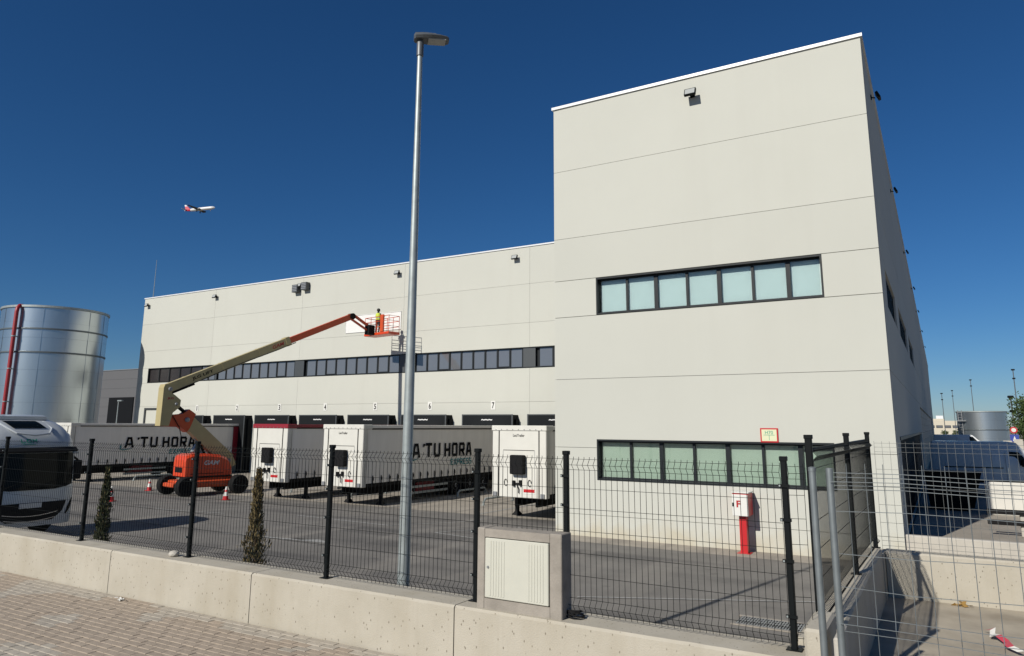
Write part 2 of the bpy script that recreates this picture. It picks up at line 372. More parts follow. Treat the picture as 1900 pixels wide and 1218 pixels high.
# pavement of small pavers
pave = MB(); pave.box(-40, -.62, -8, 6.1, .5, .893); pv = tag(pave.build('pavement', M_sand), kind='structure')
pl, pw, gap = .2, .1, .007
me_p = []
for m_ in (M_pav, M_pav2):
    b = MB(); b.bev(-(pl-gap)/2, (pl-gap)/2, -(pw-gap)/2, (pw-gap)/2, -.02, 0, .004); me_p.append(b.mesh('paver', m_))
def proj_px(p):
    d = Vector(p)-Vector((0, 0, CAMZ)); zz = d.dot(fwd)
    if zz <= .1: return None
    return 950+F_PX*d.dot(r2)/zz, PY-F_PX*d.dot(u2)/zz, zz
cells = []
row = 0; y = 6.095-pw/2
while y > 1.0:
    x = -17+(pl/2 if row % 2 else 0)
    while x < -.75:
        q = proj_px((x, y, .91)); vis = q and -15 < q[0] < 1915 and 0 < q[1] < 1233
        grey = (row < 3 and noise.noise((x*.7, y*2, 1)) > -.25+row*.12) or noise.noise((x*1.3, y*1.3, 5)) > .33
        cells.append((q[2] if vis else 999, x, y, grey, vis)); x += pl
    y -= pw; row += 1
cells.sort()
rest = {0: MB(), 1: MB()}
for i, (d, x, y, g, vis) in enumerate(cells):
    dz = random.uniform(-.0025, .003)
    if i < 300 and vis:
        o = obj('paver', me_p[1 if g else 0], pv); o.location = (x, y, .91+dz); o.rotation_euler = (random.uniform(-.006, .006), random.uniform(-.006, .006), random.uniform(-.008, .008))
    else:
        rest[1 if g else 0].bev(x-(pl-gap)/2, x+(pl-gap)/2, y-(pw-gap)/2, y+(pw-gap)/2, .885+dz, .91+dz, .004)
tag(rest[0].build('brown_pavers', M_pav, pv), kind='stuff'); tag(rest[1].build('grey_pavers', M_pav2, pv), kind='stuff')

# ------------------------------------------------------------------ warehouse with office block
bld = thing('warehouse', 'large cream-white warehouse with tall office block on the right and numbered loading docks', 'building', (-34, 36.3, -.3))
def panel(axis, fixed, th, u0, u1, z0, z1, holes=(), g=.0055, m=M_wall, parent=bld, name='wall_panel'):
    """facade panel with rectangular openings. axis 'X': front at y=fixed, thickness goes to +y; axis 'Y': front at x=fixed, thickness to -x"""
    u0 += g; u1 -= g; z0 += g; z1 -= g
    us = sorted({u0, u1, *[min(max(h[k], u0), u1) for h in holes for k in (0, 1)]}); zs = sorted({z0, z1, *[min(max(h[k], z0), z1) for h in holes for k in (2, 3)]})
    mb = MB()
    for a, b in zip(us[:-1], us[1:]):
        k = 0
        for c, d in zip(zs[:-1], zs[1:]):
            mu, mz = (a+b)/2, (c+d)/2
            if b-a < .02 or d-c < .02 or any(h[0] < mu < h[1] and h[2] < mz < h[3] for h in holes): continue
            k = 1
            if axis == 'X': mb.box(a, b, fixed, fixed+th, c, d)
            else: mb.box(fixed-th, fixed, a, b, c, d)
        if not k and mb.v: mb.build(name, m, parent, world=True); mb = MB()
    if mb.v: mb.build(name, m, parent, world=True)
TX0, TX1, TY, TTOP = -10.243, -.951, 20.0, 13.56
TR = [-.3, .62, 2.55, 4.60, 6.535, 7.71, 9.085, 11.36, TTOP]
WU = (-8.80, -2.313, 6.545, 7.70); WL = (-8.85, -2.34, 1.62, 2.80)
holesT = [WU, WL]
for a, b in zip(TR[:-1], TR[1:]): panel('X', TY, .15, TX0, TX1, a, b, holesT)
DEP = 125.0
sideWin = [(22.0, 27.2, 6.47, 7.55), (29.4, 36.6, 6.47, 7.55), (39.2, 46.0, 6.47, 7.55)]
bay = (22.2, 48.0, .3, 2.85); bdoor = (50.5, 120.0, .3, 4.45)
ybays = [TY, 32, 44, 56, 70, 85, 100, TY+DEP]
for ya, yb in zip(ybays[:-1], ybays[1:]):
    for a, b in zip(TR[:-1], TR[1:]): panel('Y', TX1, .15, ya+(.153 if ya == TY else 0), yb, a, b, sideWin+[bay, bdoor])
for a, b in zip(TR[4:-1], TR[5:]): pass
# left flank of the office block (faces the yard)
mb = MB(); mb.box(TX0, TX0+.15, TY+.153, 36.28, -.4, TTOP); mb.build('wall_panel', M_wall, bld, world=True)
# cores behind the panels
mb = MB(); mb.box(TX0+.16, TX1-.16, TY+.42, TY+DEP-.1, -.4, TTOP-.25); mb.build('wall_core', M_joint, bld, world=True)
def core_cells(u0, u1, z0, z1, holes, y0, y1, name='wall_core'):
    us = sorted({u0, u1, *[h[k] for h in holes for k in (0, 1)]}); zs = sorted({z0, z1, *[h[k] for h in holes for k in (2, 3)]}); mb = MB()
    for a, b in zip(us[:-1], us[1:]):
        for c, d in zip(zs[:-1], zs[1:]):
            if not any(h[0] < (a+b)/2 < h[1] and h[2] < (c+d)/2 < h[3] for h in holes): mb.box(a, b, y0, y1, c, d)
    return mb.build(name, M_joint, bld, world=True)
core_cells(TX0+.16, TX1-.16, -.4, TTOP-.25, holesT, TY+.148, TY+.40)
# wing
WX0, WY, WTOP = -58.26, 36.3, 13.72
WJ = [WX0, -48.85, -39.1, -29.68, -20.22, TX0+.0]
WRr = [-.6, 4.53, 6.47, 7.69, 9.13, 11.46, WTOP]
DOCKX = [-50.05, -45.35, -40.8, -36.3, -31.82, -27.36, -22.7, -18.25, -13.75]
stripw = (-56.85, -11.2, 6.47, 7.69); doorh = (-56.9, -55.1, -.6, 4.42)
dockholes = [(x-1.35, x+1.35, .55, 3.35) for x in DOCKX]
for ua, ub in zip(WJ[:-1], WJ[1:]):
    for a, b in zip(WRr[:-1], WRr[1:]): panel('X', WY, .15, ua, ub, a, b, [stripw, doorh]+dockholes)
core_cells(WX0+.1, TX0-.01, -.5, WTOP-.2, [stripw, doorh]+dockholes, WY+.148, WY+.42)
mb = MB(); mb.box(WX0+.1, TX0-.02, WY+.44, WY+60, -.4, WTOP-.25); mb.build('wall_core', M_joint, bld, world=True)
mb = MB(); mb.box(WX0, WX0+.098, WY+.152, WY+60, -.4, WTOP); mb.build('wall_panel', M_wall, bld, world=True)
# copings
mb = MB(); mb.box(TX0-.05, TX1+.05, TY-.05, TY+.35, TTOP, TTOP+.09); mb.box(TX1-.3, TX1+.05, TY+.352, TY+DEP, TTOP, TTOP+.088); mb.box(TX0-.05, TX0+.3, TY+.352, WY+20, TTOP, TTOP+.088)
mb.build('coping', M_cope, bld, world=True)
mb = MB(); mb.box(WX0-.05, TX0-.06, WY-.05, WY+.4, WTOP, WTOP+.08); mb.box(WX0-.05, WX0+.3, WY+.402, WY+60, WTOP, WTOP+.078); mb.build('coping', M_cope, bld, world=True)
mb = MB(); mb.box(TX0+.3, TX1-.3, TY+.36, TY+DEP, TTOP-.25, TTOP-.1); mb.box(WX0+.3, TX0-.1, WY+.45, WY+60, WTOP-.25, WTOP-.1); mb.build('roof', M_conc2, bld, world=True)
# office windows: deep reveal, seven lights each, blinds drawn behind clear glass
def office_window(x0, x1, z0, z1, mull, blindm, label):
    fr = MB(); y0, y1 = TY-.012, TY+.20
    for a in ((x0+.003, x1-.003, z0+.003, z0+.05), (x0+.003, x1-.003, z1-.05, z1-.003), (x0+.003, x0+.05, z0+.052, z1-.052), (x1-.05, x1-.003, z0+.052, z1-.052)): fr.box(a[0], a[1], y0, y1, a[2], a[3])
    for i, xm in enumerate(mull):
        wd = .058 if i % 2 else .034
        fr.box(xm-wd, xm+wd, TY+.135, TY+.198, z0+.052, z1-.052)
    fr.box(x0+.052, x1-.052, TY+.14, TY+.196, z0+.052, z0+.09); fr.box(x0+.052, x1-.052, TY+.14, TY+.196, z1-.09, z1-.052)
    w_ = fr.build('window', M_dark, bld, world=True); w_['label'] = label
    ed = [x0+.05]+mull+[x1-.05]
    for a, b in zip(ed[:-1], ed[1:]):
        MB().box(a+.05, b-.05, TY+.165, TY+.172, z0+.09, z1-.09).build('pane', M_glass, w_, world=True)
        MB().box(a+.03, b-.03, TY+.235, TY+.24, z0+.06, z1-.06).build('blind', blindm, w_, world=True)
office_window(*WU, [-7.838, -6.925, -5.985, -5.06, -4.133, -3.197], M_blind, 'upper ribbon window with pale blue blinds')
office_window(*WL, [-7.835, -6.911, -5.969, -5.041, -4.113, -3.177], M_blind2, 'ground floor ribbon window with pale green blinds')
# side windows of the office block
for ya, yb, za, zb in sideWin:
    f_ = MB(); X = TX1
    for a in ((ya, yb, za, za+.06), (ya, yb, zb-.06, zb), (ya, ya+.06, za+.06, zb-.06), (yb-.06, yb, za+.06, zb-.06)): f_.box(X-.149, X-.06, a[0]+.003, a[1]-.003, a[2]+.002, a[3]-.002)
    n_ = 6
    for i in range(1, n_): yy = ya+(yb-ya)*i/n_; f_.box(X-.148, X-.07, yy-.04, yy+.04, za+.06, zb-.06)
    wn = f_.build('window', M_dark, bld, world=True)
    for i in range(n_): MB().box(X-.12, X-.11, ya+.06+(yb-ya-.12)*i/n_+.02, ya+.06+(yb-ya-.12)*(i+1)/n_-.02, za+.06, zb-.06).build('pane', M_glassdk2, wn, world=True)
# dark loading bay shutters and the beige doors on that side
y = 22.25
while y < 47.9:
    s_ = MB()
    for k in range(8): s_.box(TX1-.14, TX1-.10, y+.03, min(y+4.25, 47.97), .305+k*.318, .305+k*.318+.305)
    s_.build('shutter', M_door, bld, world=True); y += 4.3
y = 50.6
while y < 118:
    s_ = MB()
    for k in range(8): s_.box(TX1-.13, TX1-.08, y+.03, y+6.7, .305+k*.515, .305+k*.515+.5)
    s_.build('sectional_door', M_beige, bld, world=True); y += 6.9
mb = MB()
for zc in (2.98,): mb.box(TX1, TX1+.02, 22.0, 48.2, 2.86, 2.95)
mb.build('lintel', M_dark, bld, world=True)
# ribbon window of the wing
ribbon = MB(); ribbon.box(stripw[0]+.004, stripw[1]-.004, WY-.01, WY+.2, 6.474, 6.53); ribbon.box(stripw[0]+.004, stripw[1]-.004, WY-.01, WY+.2, 7.64, 7.686)
ribbon.box(stripw[0]+.004, stripw[0]+.1, WY-.009, WY+.2, 6.532, 7.638); ribbon.box(stripw[0]+.1, stripw[1]-.004, WY+.2, WY+.23, 6.5, 7.66)
rb = ribbon.build('window', M_dark, bld, world=True); rb['label'] = 'long dark ribbon window above the docks'
bays = [(-56.75, -49.99, 5, M_glassdk2), (-49.95, -48.3, 2, M_glassdk), (-47.97, -39.55, 9, M_glassdk), (-38.38, -29.95, 9, M_glassdk), (-28.6, -20.72, 9, M_glassdk), (-19.65, -11.3, 9, M_glassdk)]
for a, b, n_, gm in bays:
    for i in range(n_):
        xa, xb = a+(b-a)*i/n_, a+(b-a)*(i+1)/n_
        MB().box(xa+.05, xb-.05, WY+.12, WY+.13, 6.56, 7.61).build('pane', gm, rb, world=True)
        MB().box(xb-.05, xb+.05, WY+.06, WY+.15, 6.533, 7.637).build('mullion', M_dark, rb, world=True)
        if (i in (2, 7) and n_ == 9): MB().box(xa+.06, xb-.06, WY+.085, WY+.115, 6.56, 6.62).build('sash', M_dark, rb, world=True)
for a, b in ((-48.25, -48.05), (-39.5, -38.6), (-29.9, -28.75), (-20.66, -19.85)): MB().box(a, b, WY+.02, WY+.1, 6.535, 7.635).build('infill_panel', M_panelgrey, rb, world=True)
# personnel door left of the docks
dr = MB(); dr.box(-56.88, -56.72, WY-.01, WY+.18, -.35, 4.41); dr.box(-56.71, -55.12, WY-.008, WY+.18, 4.28, 4.409); d_ = dr.build('door_frame', M_panelgrey, bld, world=True)
MB().box(-56.7, -55.13, WY+.08, WY+.12, -.33, 4.27).build('door_leaf', M_wall, d_, world=True)
# dock shelters
for i, x in enumerate(DOCKX):
    w2, yf, zt = 1.72, 35.62, 3.78
    s_ = MB(); s_.box(x-w2, x-w2+.07, yf+.052, WY-.002, -.28, zt); s_.box(x+w2-.07, x+w2, yf+.052, WY-.002, -.28, zt); s_.box(x-w2+.072, x+w2-.072, yf+.052, WY-.002, zt-.06, zt-.002)
    s_.box(x+w2+.002, x+w2+.09, yf+.3, WY-.003, -.28, zt-.25)
    sh = s_.build('dock_shelter', M_shelter, bld, world=True)
    MB().box(x-w2+.05, x+w2-.05, yf+.01, yf+.05, zt-.95, zt-.035).build('header_curtain', M_shelter, sh, world=True)
    for sg in (-1, 1):
        c0, c1 = sorted((x+sg*(w2-.04), x+sg*1.16)); MB().box(c0, c1, yf, yf+.05, -.26, zt-.96).build('side_curtain', M_shelter, sh, world=True)
    g_ = MB(); g_.box(x-w2-.03, x-w2+.045, yf-.005, yf+.045, -.28, zt+.03); g_.box(x+w2-.045, x+w2+.03, yf-.005, yf+.045, -.28, zt+.03); g_.box(x-w2+.047, x+w2-.047, yf-.004, yf+.044, zt-.03, zt+.028)
    g_.build('shelter_edge', M_panelgrey, sh, world=True)
    obj('lettering', text_mesh('~~~', .75, .09, .004, .02, M_whitetext, (x-.38, yf+.009, zt-.33)), sh).matrix_parent_inverse = gmat(sh).inverted()
    MB().box(x-1.34, x+1.34, WY+.05, WY+.1, .56, 3.34).build('dock_door', M_beige if i == 8 else M_door, bld, world=True)

# ------------------------------------------------------------------ number plates, wall lights, small signs on the building
ORD = ['1', '2', '3', '4', '5', '6', '7', '8']
for i, n_ in enumerate(ORD):
    x = DOCKX[i]+.02; t = thing('number_sign', ['white plate with black number one, leftmost dock, beside the lift boom', 'white plate with black number two above the dock right of the lift', 'white plate with black number three over the red-topped trailer', 'white plate with black number four left of the lamp post', 'white plate with black number five beside the boom shadow on the wall', 'white plate with black number six just right of the lamp post', 'white plate with black number seven near the office block', ''][i], 'sign', (x, WY, 4.03), 0, 'dock number plates')
    if n_ == '8': t['label'] = 'white number plate at the office block corner, right of plate 7'
    MB().box(-.155, .155, -.02, -.002, .06, .57).build('plate', M_plate, t)
    obj('lettering', text_mesh(n_, .17 if n_ != '1' else .08, .36, .006, .02, M_text, (-.085 if n_ != '1' else -.04, -.0205, .135)), t)
def floodlight(x, y, z, face, label, s=1., out=.32):
    """wall floodlight: bracket and tilted head. face = outward direction angle (rotation about z, 0 = towards -y)"""
    t = thing('floodlight', label, 'floodlight', (x, y, z), face, 'wall floodlights')
    b = MB(); b.box(-.09*s, .09*s, -.03, 0, -.12*s, .05*s); b.bar((0, -.02, -.05*s), (0, -out*.6, -.1*s), .05*s, .04*s); b.build('bracket', M_black, t)
    h = MB(); c = Vector((0, -out, -.03*s)); d = Vector((0, -.8, .35)).normalized(); u = Vector((0, .35, .8)).normalized()
    h.bar(c-d*.05*s, c+d*.05*s, .42*s, .30*s, up=u); hd = h.build('head', M_black, t)
    l = MB(); l.bar(c+d*.0501*s-u*.0, c+d*.056*s, .36*s, .24*s, up=u); l.build('lens', M_lens, hd)
    return t
floodlight(-5.55, TY, 13.0, 0, 'black floodlight high on the front of the office block', .8, .26)
for i, (x, lb) in enumerate([(-57.65, 'black floodlight at the left end of the warehouse wing'), (-48.75, 'black floodlight near the roof edge, second from the left end of the wing'), (-39.3, 'small floodlight above the pair of grey boxes'), (-30.2, 'black floodlight near the roof left of the lamp post'), (-21.15, 'black floodlight beside the office block on the wing')]):
    floodlight(x, WY, 13.15, 0, lb, .9, .24)
for i, yy in enumerate((22.9, 33.0, 45.5, 58, 70, 85, 102)):
    floodlight(TX1, yy, 13.05, R_(90), ['nearest floodlight on the shaded side wall', 'second floodlight along the shaded side wall', 'third floodlight along the shaded side wall', 'fourth floodlight along the shaded side wall', 'fifth floodlight along the shaded side wall', 'sixth floodlight along the shaded side wall', 'farthest floodlight along the shaded side wall'][i], .7, .2)
for x, z, lb in ((-39.62, 12.62, 'grey louvred box under the small floodlight'), (-38.7, 12.72, 'grey louvred box right of the floodlight')):
    t = thing('wall_box', lb, 'vent box', (x, WY, z), 0, 'grey wall boxes')
    MB().box(-.27, .27, -.36, 0, 0, .55).build('housing', M_panelgrey, t)
    for k in range(4): MB().box(-.23, .23, -.385, -.361, .06+k*.12, .13+k*.12).build('louvre', M_steelgrey, t)
t = thing('wall_sign', 'small cream sign with red border reading H70 above the ground floor window', 'sign', (-3.9, TY-.0, 2.79))
MB().box(-.225, .225, -.03, -.004, 0, .37).build('border', M_red, t); MB().box(-.19, .19, -.036, -.0302, .035, .335).build('face', M_signyel, t)
obj('lettering', text_mesh('H70', .2, .09, .003, .0, M_green, (-.1, -.0362, .21)), t)
MB().box(-.14, .14, -.039, -.0362, .185, .195).box(-.005, .005, -.039, -.0362, .06, .183).build('mark', M_green, t)
t = thing('banner', 'blank white banner fixed to the warehouse wall behind the lift basket', 'banner', (-32.3, WY, 9.35))
bm_ = MB(); n_ = 24; vs = []; fs = []
for j in range(7):
    for i in range(n_+1): vs.append((-2.42+4.84*i/n_, -.02-.018*noise.noise((i*.5, j*.8, 0)), 1.17*j/6))
fs = [(j*(n_+1)+i, j*(n_+1)+i+1, (j+1)*(n_+1)+i+1, (j+1)*(n_+1)+i) for j in range(6) for i in range(n_)]
bm_.add(vs, fs); bm_.build('sheet', M_banner, t, smooth=True)
hm = MB(); hm.tube([(-2.43, -.03, 0), (-2.43, -.03, 1.17), (2.43, -.03, 1.17), (2.43, -.03, 0), (-2.43, -.03, 0)], .018, 5); hm.build('hem', M_banner, t)
t = thing('lightning_rod', 'thin lightning rod on the roof at the left end of the wing', 'lightning rod', (-58.1, WY+.6, WTOP-.1))
MB().tube([(0, 0, 0), (0, 0, 3.7)], [.035, .015], 6).build('mast', M_galv, t); MB().lathe([(.1, 0), (.1, .12), (.04, .2)], 8).build('foot', M_galv, t)
# hydrant cabinet by the wall
t = thing('hose_cabinet', 'white and red fire hose cabinet marked F on a red post by the office wall', 'hose cabinet', (-4.6, 19.5, 0.005))
MB().box(-.08, .10, .02, .2, 0.012, .93).build('post', M_red, t); MB().bev(-.16, .18, -.05, .25, 0, .012, .003).build('base_plate', M_red, t)
cb = MB(); cb.bev(-.20, .20, -.10, .40, .93, 1.5, .012); cb.build('cabinet', M_red, t)
dd = MB().bev(-.205, .195, -.135, -.102, .935, 1.47, .008).build('door', M_plate, t); MB().bev(-.22, .22, -.13, .42, 1.5, 1.53, .008).build('lid', M_plate, t)
MB().box(-.195, -.155, -.15, -.136, 1.17, 1.26).build('latch', M_black, dd)
obj('lettering', text_mesh('F', .11, .17, .004, .03, M_redtext, (-.09, -.1365, 1.15)), dd)

# ------------------------------------------------------------------ concrete walls
rw = thing('concrete_wall', 'low cast concrete wall carrying the dark mesh fence along the pavement', 'wall', (-8, 6.25, .4))
secs = [(-22, -18.6), (-18.6, -15.7), (-15.7, -13.1), (-13.1, -10.03), (-10.03, -7.17), (-7.17, -4.25), (-4.25, -1.03)]
def wall_section(a, b, y0, y1, z0, z1, parent, m=M_conc):
    """section with chamfered top edges and a slightly uneven crest"""
    mb = MB(); n_ = max(2, int((b-a)/.12)); rings = []
    for i in range(n_+1):
        x = a+.006+(b-a-.012)*i/n_; e = .004*noise.noise((x*3, 0, 2)); e2 = .006*noise.noise((x*5, 3, 0))
        rings.append([(x, y0+e, z0), (x, y0+e*.6, z1-.022+e2), (x, y0+.02+abs(e2), z1+e2*.5), (x, y1-.02, z1+e*.5), (x, y1, z1-.02), (x, y1, z0)])
    mb.loft(rings); return mb.build('wall_section', m, parent, world=True)
for a, b in secs: wall_section(a, b, 6.12, 6.56, -.3, 1.46, rw)
mb = MB(); mb.bev(-1.024, -.875, 6.1, 6.75, .5, 1.70, .02); mb.build('end_block', M_conc, rw, world=True)
sw = thing('concrete_wall', 'concrete side wall running back from the pavement corner beside the sunken pit', 'wall', (-1.03, 9.5, .2))
def side_section(a, b):
    mb = MB(); n_ = 12; rings = []
    for i in range(n_+1):
        y = a+.006+(b-a-.012)*i/n_; e = .005*noise.noise((y*3, 1, 2))
        rings.append([(-1.2, y, -.2), (-1.2, y, 1.44), (-1.18, y, 1.46+e), (-.905+e, y, 1.46+e), (-.885, y, 1.435+e), (-.88, y, -.2)])
    mb.loft(rings); mb.build('wall_section', M_conc, sw, world=True)
for a, b in ((6.76, 9.3), (9.3, 12.1)): side_section(a, b)
pw_ = thing('concrete_wall', 'sunlit concrete back wall of the pit under the galvanised mesh fence', 'wall', (10, 12.6, .2))
for a, b in ((-.87, 1.55), (1.55, 5.6), (5.6, 10), (10, 22)): wall_section(a, b, 12.42, 12.72, .0, 1.39, pw_)
mb = MB(); mb.box(-1.2, -.872, 12.11, 12.7, -.2, 1.38); mb.build('corner_block', M_conc, pw_, world=True)
sp = recenter(MB().bev(-.80, -.752, 5.95, 6.4, .75, 1.70, .012).build('concrete_slab', M_conc3)); tag(sp, 'thin upright concrete slab beside the wall end behind the galvanised tubes', 'concrete slab')
kw = thing('concrete_wall', 'low pale concrete kerb wall beside the foot of the office block', 'wall', (8, 20, .15))
for a, b in ((-.93, 3.0), (3.0, 8), (8, 14), (14, 22)): MB().bev(a+.006, b-.006, 19.75, 19.95, .15, .72, .02).build('wall_section', M_conc3, kw, world=True)
ww = thing('concrete_wall', 'white low boundary wall in front of the parked vans', 'wall', (6, 30.2, .3))
M_wpaint = mat('white_wall_paint', (.72, .70, .64), .8, var=.05, scale=1)
for k in range(5): MB().bev(1.15+k*4.006, 5.15+k*4.006, 30.0, 30.25, .3, 1.38, .02).build('wall_section', M_wpaint, ww, world=True)

# ------------------------------------------------------------------ mesh fences
def wire_profile(h, top=True, depth=.045):
    """offsets (out, z) of a bent fence wire"""
    pts = [(0, .03), (0, .06), (depth, .11), (0, .16)] + [(0, h-.122), (depth, h-.075), (0, h-.022), (0, h)]
    return pts
def fence_panel(name, p, q, h, parent, m, pitch=.0555, rw=.0026, zs=None, flip=-1, smat=None, prof=None, hor=None):
    p, q = Vector(p), Vector(q); d = q-p; L = d.length; d.normalize(); n_ = Vector((d.y, -d.x, 0))*(1 if flip < 0 else -1)
    mb = MB(); cnt = max(2, int(L/pitch+.5)); prof = prof or wire_profile(h)
    for i in range(cnt+1):
        b = p+d*(L*i/cnt)
        mb.tube([b+n_*o+Vector((0, 0, z)) for o, z in prof], rw, 4, cap=False)
    for o, z in (hor or [(0, .055), (.045, .11), (0, .165), (0, .365), (0, .565), (0, .765), (0, .965), (0, 1.15), (0, h-.122), (.045, h-.075), (0, h-.022)]):
        if z < h: mb.tube([p+n_*(o+.004)+Vector((0, 0, z)), q+n_*(o+.004)+Vector((0, 0, z))], rw, 4, cap=False)
    return mb.build(name, m, parent, world=True)
def fence_post(x, y, z0, h, parent, m=M_black, s=.024, clips=True):
    mb = MB(); mb.bev(x-s, x+s, y-s, y+s, z0, z0+h, .006); mb.bev(x-s-.006, x+s+.006, y-s-.006, y+s+.006, z0+h-.03, z0+h+.008, .004)
    mb.bev(x-.06, x+.06, y-.05, y+.05, z0, z0+.009, .002)
    po = mb.build('post', m, parent, world=True)
    if clips:
        for zc in (.24, .66, .98, 1.25):
            c = MB(); c.box(x-s-.022, x+s+.018, y-s-.014, y-s-.001, z0+zc, z0+zc+.026); cc = c.build('clip', M_black, po, world=True)
            MB().box(x-s-.016, x-s-.004, y-s-.022, y-s-.0145, z0+zc+.006, z0+zc+.02).build('bolt', M_galv, cc, world=True)
    return po
ff = thing('mesh_fence', 'black welded mesh fence on the low wall along the pavement', 'fence', (-7.5, 6.38, 1.46))
FX = [-18.8, -16.3, -13.78, -11.245, -8.71, -6.225, -4.168, -3.148, -1.145]
for x in FX: fence_post(x, 6.38, 1.46, 1.49, ff)
for a, b in zip(FX[:-1], FX[1:]):
    if abs(a+4.168) < .01:   # short panel above the meter cabinet
        fence_panel('mesh_panel', (a+.03, 6.365, 1.46), (b-.03, 6.365, 1.46), 1.445, ff, M_wire)
    else: fence_panel('mesh_panel', (a+.03, 6.365, 1.46), (b-.03, 6.365, 1.46), 1.445, ff, M_wire)
fence_panel('mesh_panel', (-1.115, 6.365, 1.5), (-1.0, 6.4, 1.5), 1.40, ff, M_wire)
sf = thing('mesh_fence', 'dark mesh fence standing on the side wall next to the pit', 'fence', (-1.03, 9.6, 1.46))
SPY = [(-1.06, 7.19), (-1.02, 9.91), (-.965, 12.18)]
for x, y in SPY: fence_post(x, y, 1.46, 1.66, sf, s=.03, clips=False)
for (xa, ya), (xb, yb) in zip(SPY[:-1], SPY[1:]):
    fence_panel('mesh_panel', (xa+.015, ya+.04, 1.46), (xb+.015, yb-.04, 1.46), 1.55, sf, M_wire, pitch=.05, rw=.0034, hor=[(0, .055), (.045, .11), (0, .165), (0, .40), (0, .65), (0, .9), (0, 1.15), (0, 1.36), (0, 1.428), (.045, 1.475), (0, 1.528)])
mb = MB(); mb.tube([(-1.09, 7.25, 2.98), (-1.05, 9.91, 2.99), (-1.0, 12.18, 3.0)], .022, 8); mb.build('rail', M_black, sf, world=True)
gf = thing('mesh_fence', 'grey mesh fence on top of the pit wall behind the construction fence', 'fence', (5, 12.5, 1.39))
for i in range(5):
    xa = -.93+i*2.5
    fence_panel('mesh_panel', (xa+.03, 12.5, 1.37), (xa+2.47, 12.5, 1.37), 1.62, gf, M_gridwire, pitch=.105, rw=.0028,
                prof=[(0, .02), (0, 1.62)], hor=[(0, .03), (0, .09), (0, .16), (0, .42), (0, .68), (0, .94), (0, 1.2), (0, 1.46), (0, 1.53), (0, 1.59)])
    if i: fence_post(xa, 12.52, 1.37, 1.66, gf, M_gridwire, .02, False)
# construction fence at the right edge
hf = thing('construction_fence', 'galvanised temporary fence panel with round tube frame near the right edge', 'fence', (1.2, 4.7, .752))
mb = MB(); mb.tube([(-.588, 4.7, .8), (-.588, 4.7, 2.96)], .0205, 12); mb.build('tube', M_galv2, hf, world=True, smooth=True)
mb = MB(); mb.tube([(2.85, 4.7, .8), (2.85, 4.7, 2.96)], .0205, 12); mb.build('tube', M_galv2, hf, world=True, smooth=True)
mb = MB()
for i in range(34):
    x = -.5+i*.099+random.uniform(-.006, .006); ph = random.uniform(-.006, .006)
    mb.tube([(x, 4.7+o, z) for o, z in ((0, .93), (0, 1.1), (-.03, 1.16), (0, 1.22), (0, 2.06), (-.03, 2.105), (0, 2.15), (0, 2.84), (-.03, 2.885), (0, 2.93), (ph, 2.99))], .002, 5, cap=False)
for z, o in ((.95, 0), (1.1, 0), (1.16, -.03), (1.22, 0), (1.45, 0), (1.68, 0), (1.9, 0), (2.06, 0), (2.105, -.03), (2.15, 0), (2.30, 0), (2.48, 0), (2.715, 0), (2.84, 0), (2.862, 0), (2.885, -.03), (2.91, 0), (2.935, 0)):
    n_ = 9; mb.tube([(-.585+3.43*i/n_, 4.697+o, z+.012*math.sin(i*1.3+z*7)*(0 < i < n_)) for i in range(n_+1)], .002, 5, cap=False)
mb.build('mesh_panel', M_galv2, hf, world=True)
mb = MB(); mb.bev(-.9, -.3, 4.58, 4.82, .752, .89, .03); mb.build('foot_block', M_conc2, hf, world=True)
mb = MB(); mb.bev(2.6, 3.1, 4.58, 4.82, .752, .89, .03); mb.build('foot_block', M_conc2, hf, world=True)
gp = thing('fence_tube', 'taller galvanised tube standing just left of the construction fence', 'tube post', (-.683, 4.7, .89))
MB().tube([(0, 0, .0), (0, 0, 2.065)], .0205, 12).build('tube', M_galv2, gp, smooth=True); MB().lathe([(.0225, 2.05), (.0225, 2.07), (.01, 2.075)], 12).build('cap', M_galv2, gp, smooth=True)

# ------------------------------------------------------------------ meter cabinet in concrete surround
t = thing('meter_cabinet', 'pale ribbed utility cabinet door set in a grey concrete block on the wall', 'utility cabinet', (-3.57, 6.3, 1.45))
def L(x): return x+3.57
s_ = MB(); x0, x1, dx0, dx1, zb, zt, dz0, dz1 = -.46, .465, -.372, .34, 0, .755, .105, .672
s_.bev(x0, dx0, -.12, .09, zb, zt, .008); s_.bev(dx1, x1, -.12, .09, zb, zt, .008); s_.box(dx0, dx1, -.117, .088, zb, dz0); s_.box(dx0, dx1, -.117, .088, dz1, zt-.006); s_.box(dx0, dx1, -.07, .088, dz0, dz1)
s_.build('surround', M_conc2, t)
M_cabd = mat('cabinet_door_plastic', (.60, .60, .52), .55, var=.03)
d_ = MB(); d_.bev(dx0+.008, dx1-.008, -.128, -.075, dz0+.008, dz1-.008, .006); dr = d_.build('door', M_cabd, t)
for k in range(6):
    for sx in (0, 1):
        xx = dx0+.07+k*.03 if sx == 0 else dx1-.07-k*.03
        MB().bev(xx-.009, xx+.009, -.1312, -.1285, dz0+.03, dz1-.03, .0012).build('rib', M_cabd, dr)
MB().lathe([(.012, -.1285), (.012, -.136)], 10, (dx0+.045, 0, dz0+.29), 'Y').build('lock', M_steelgrey, dr)
rk = MB(); bm0 = bmesh.new(); bmesh.ops.create_icosphere(bm0, subdivisions=2, radius=.07)
for v in bm0.verts: v.co *= 1+.35*noise.noise(v.co*9); v.co.z *= .6
me = bpy.data.meshes.new('rubble_stone'); bm0.to_mesh(me); bm0.free(); me.materials.append(M_conc3); o = obj('rubble_stone', me); o.location = (-8.92, 6.3, 1.495); tag(o, 'lump of pale mortar lying on the wall beside a fence post', 'stone')
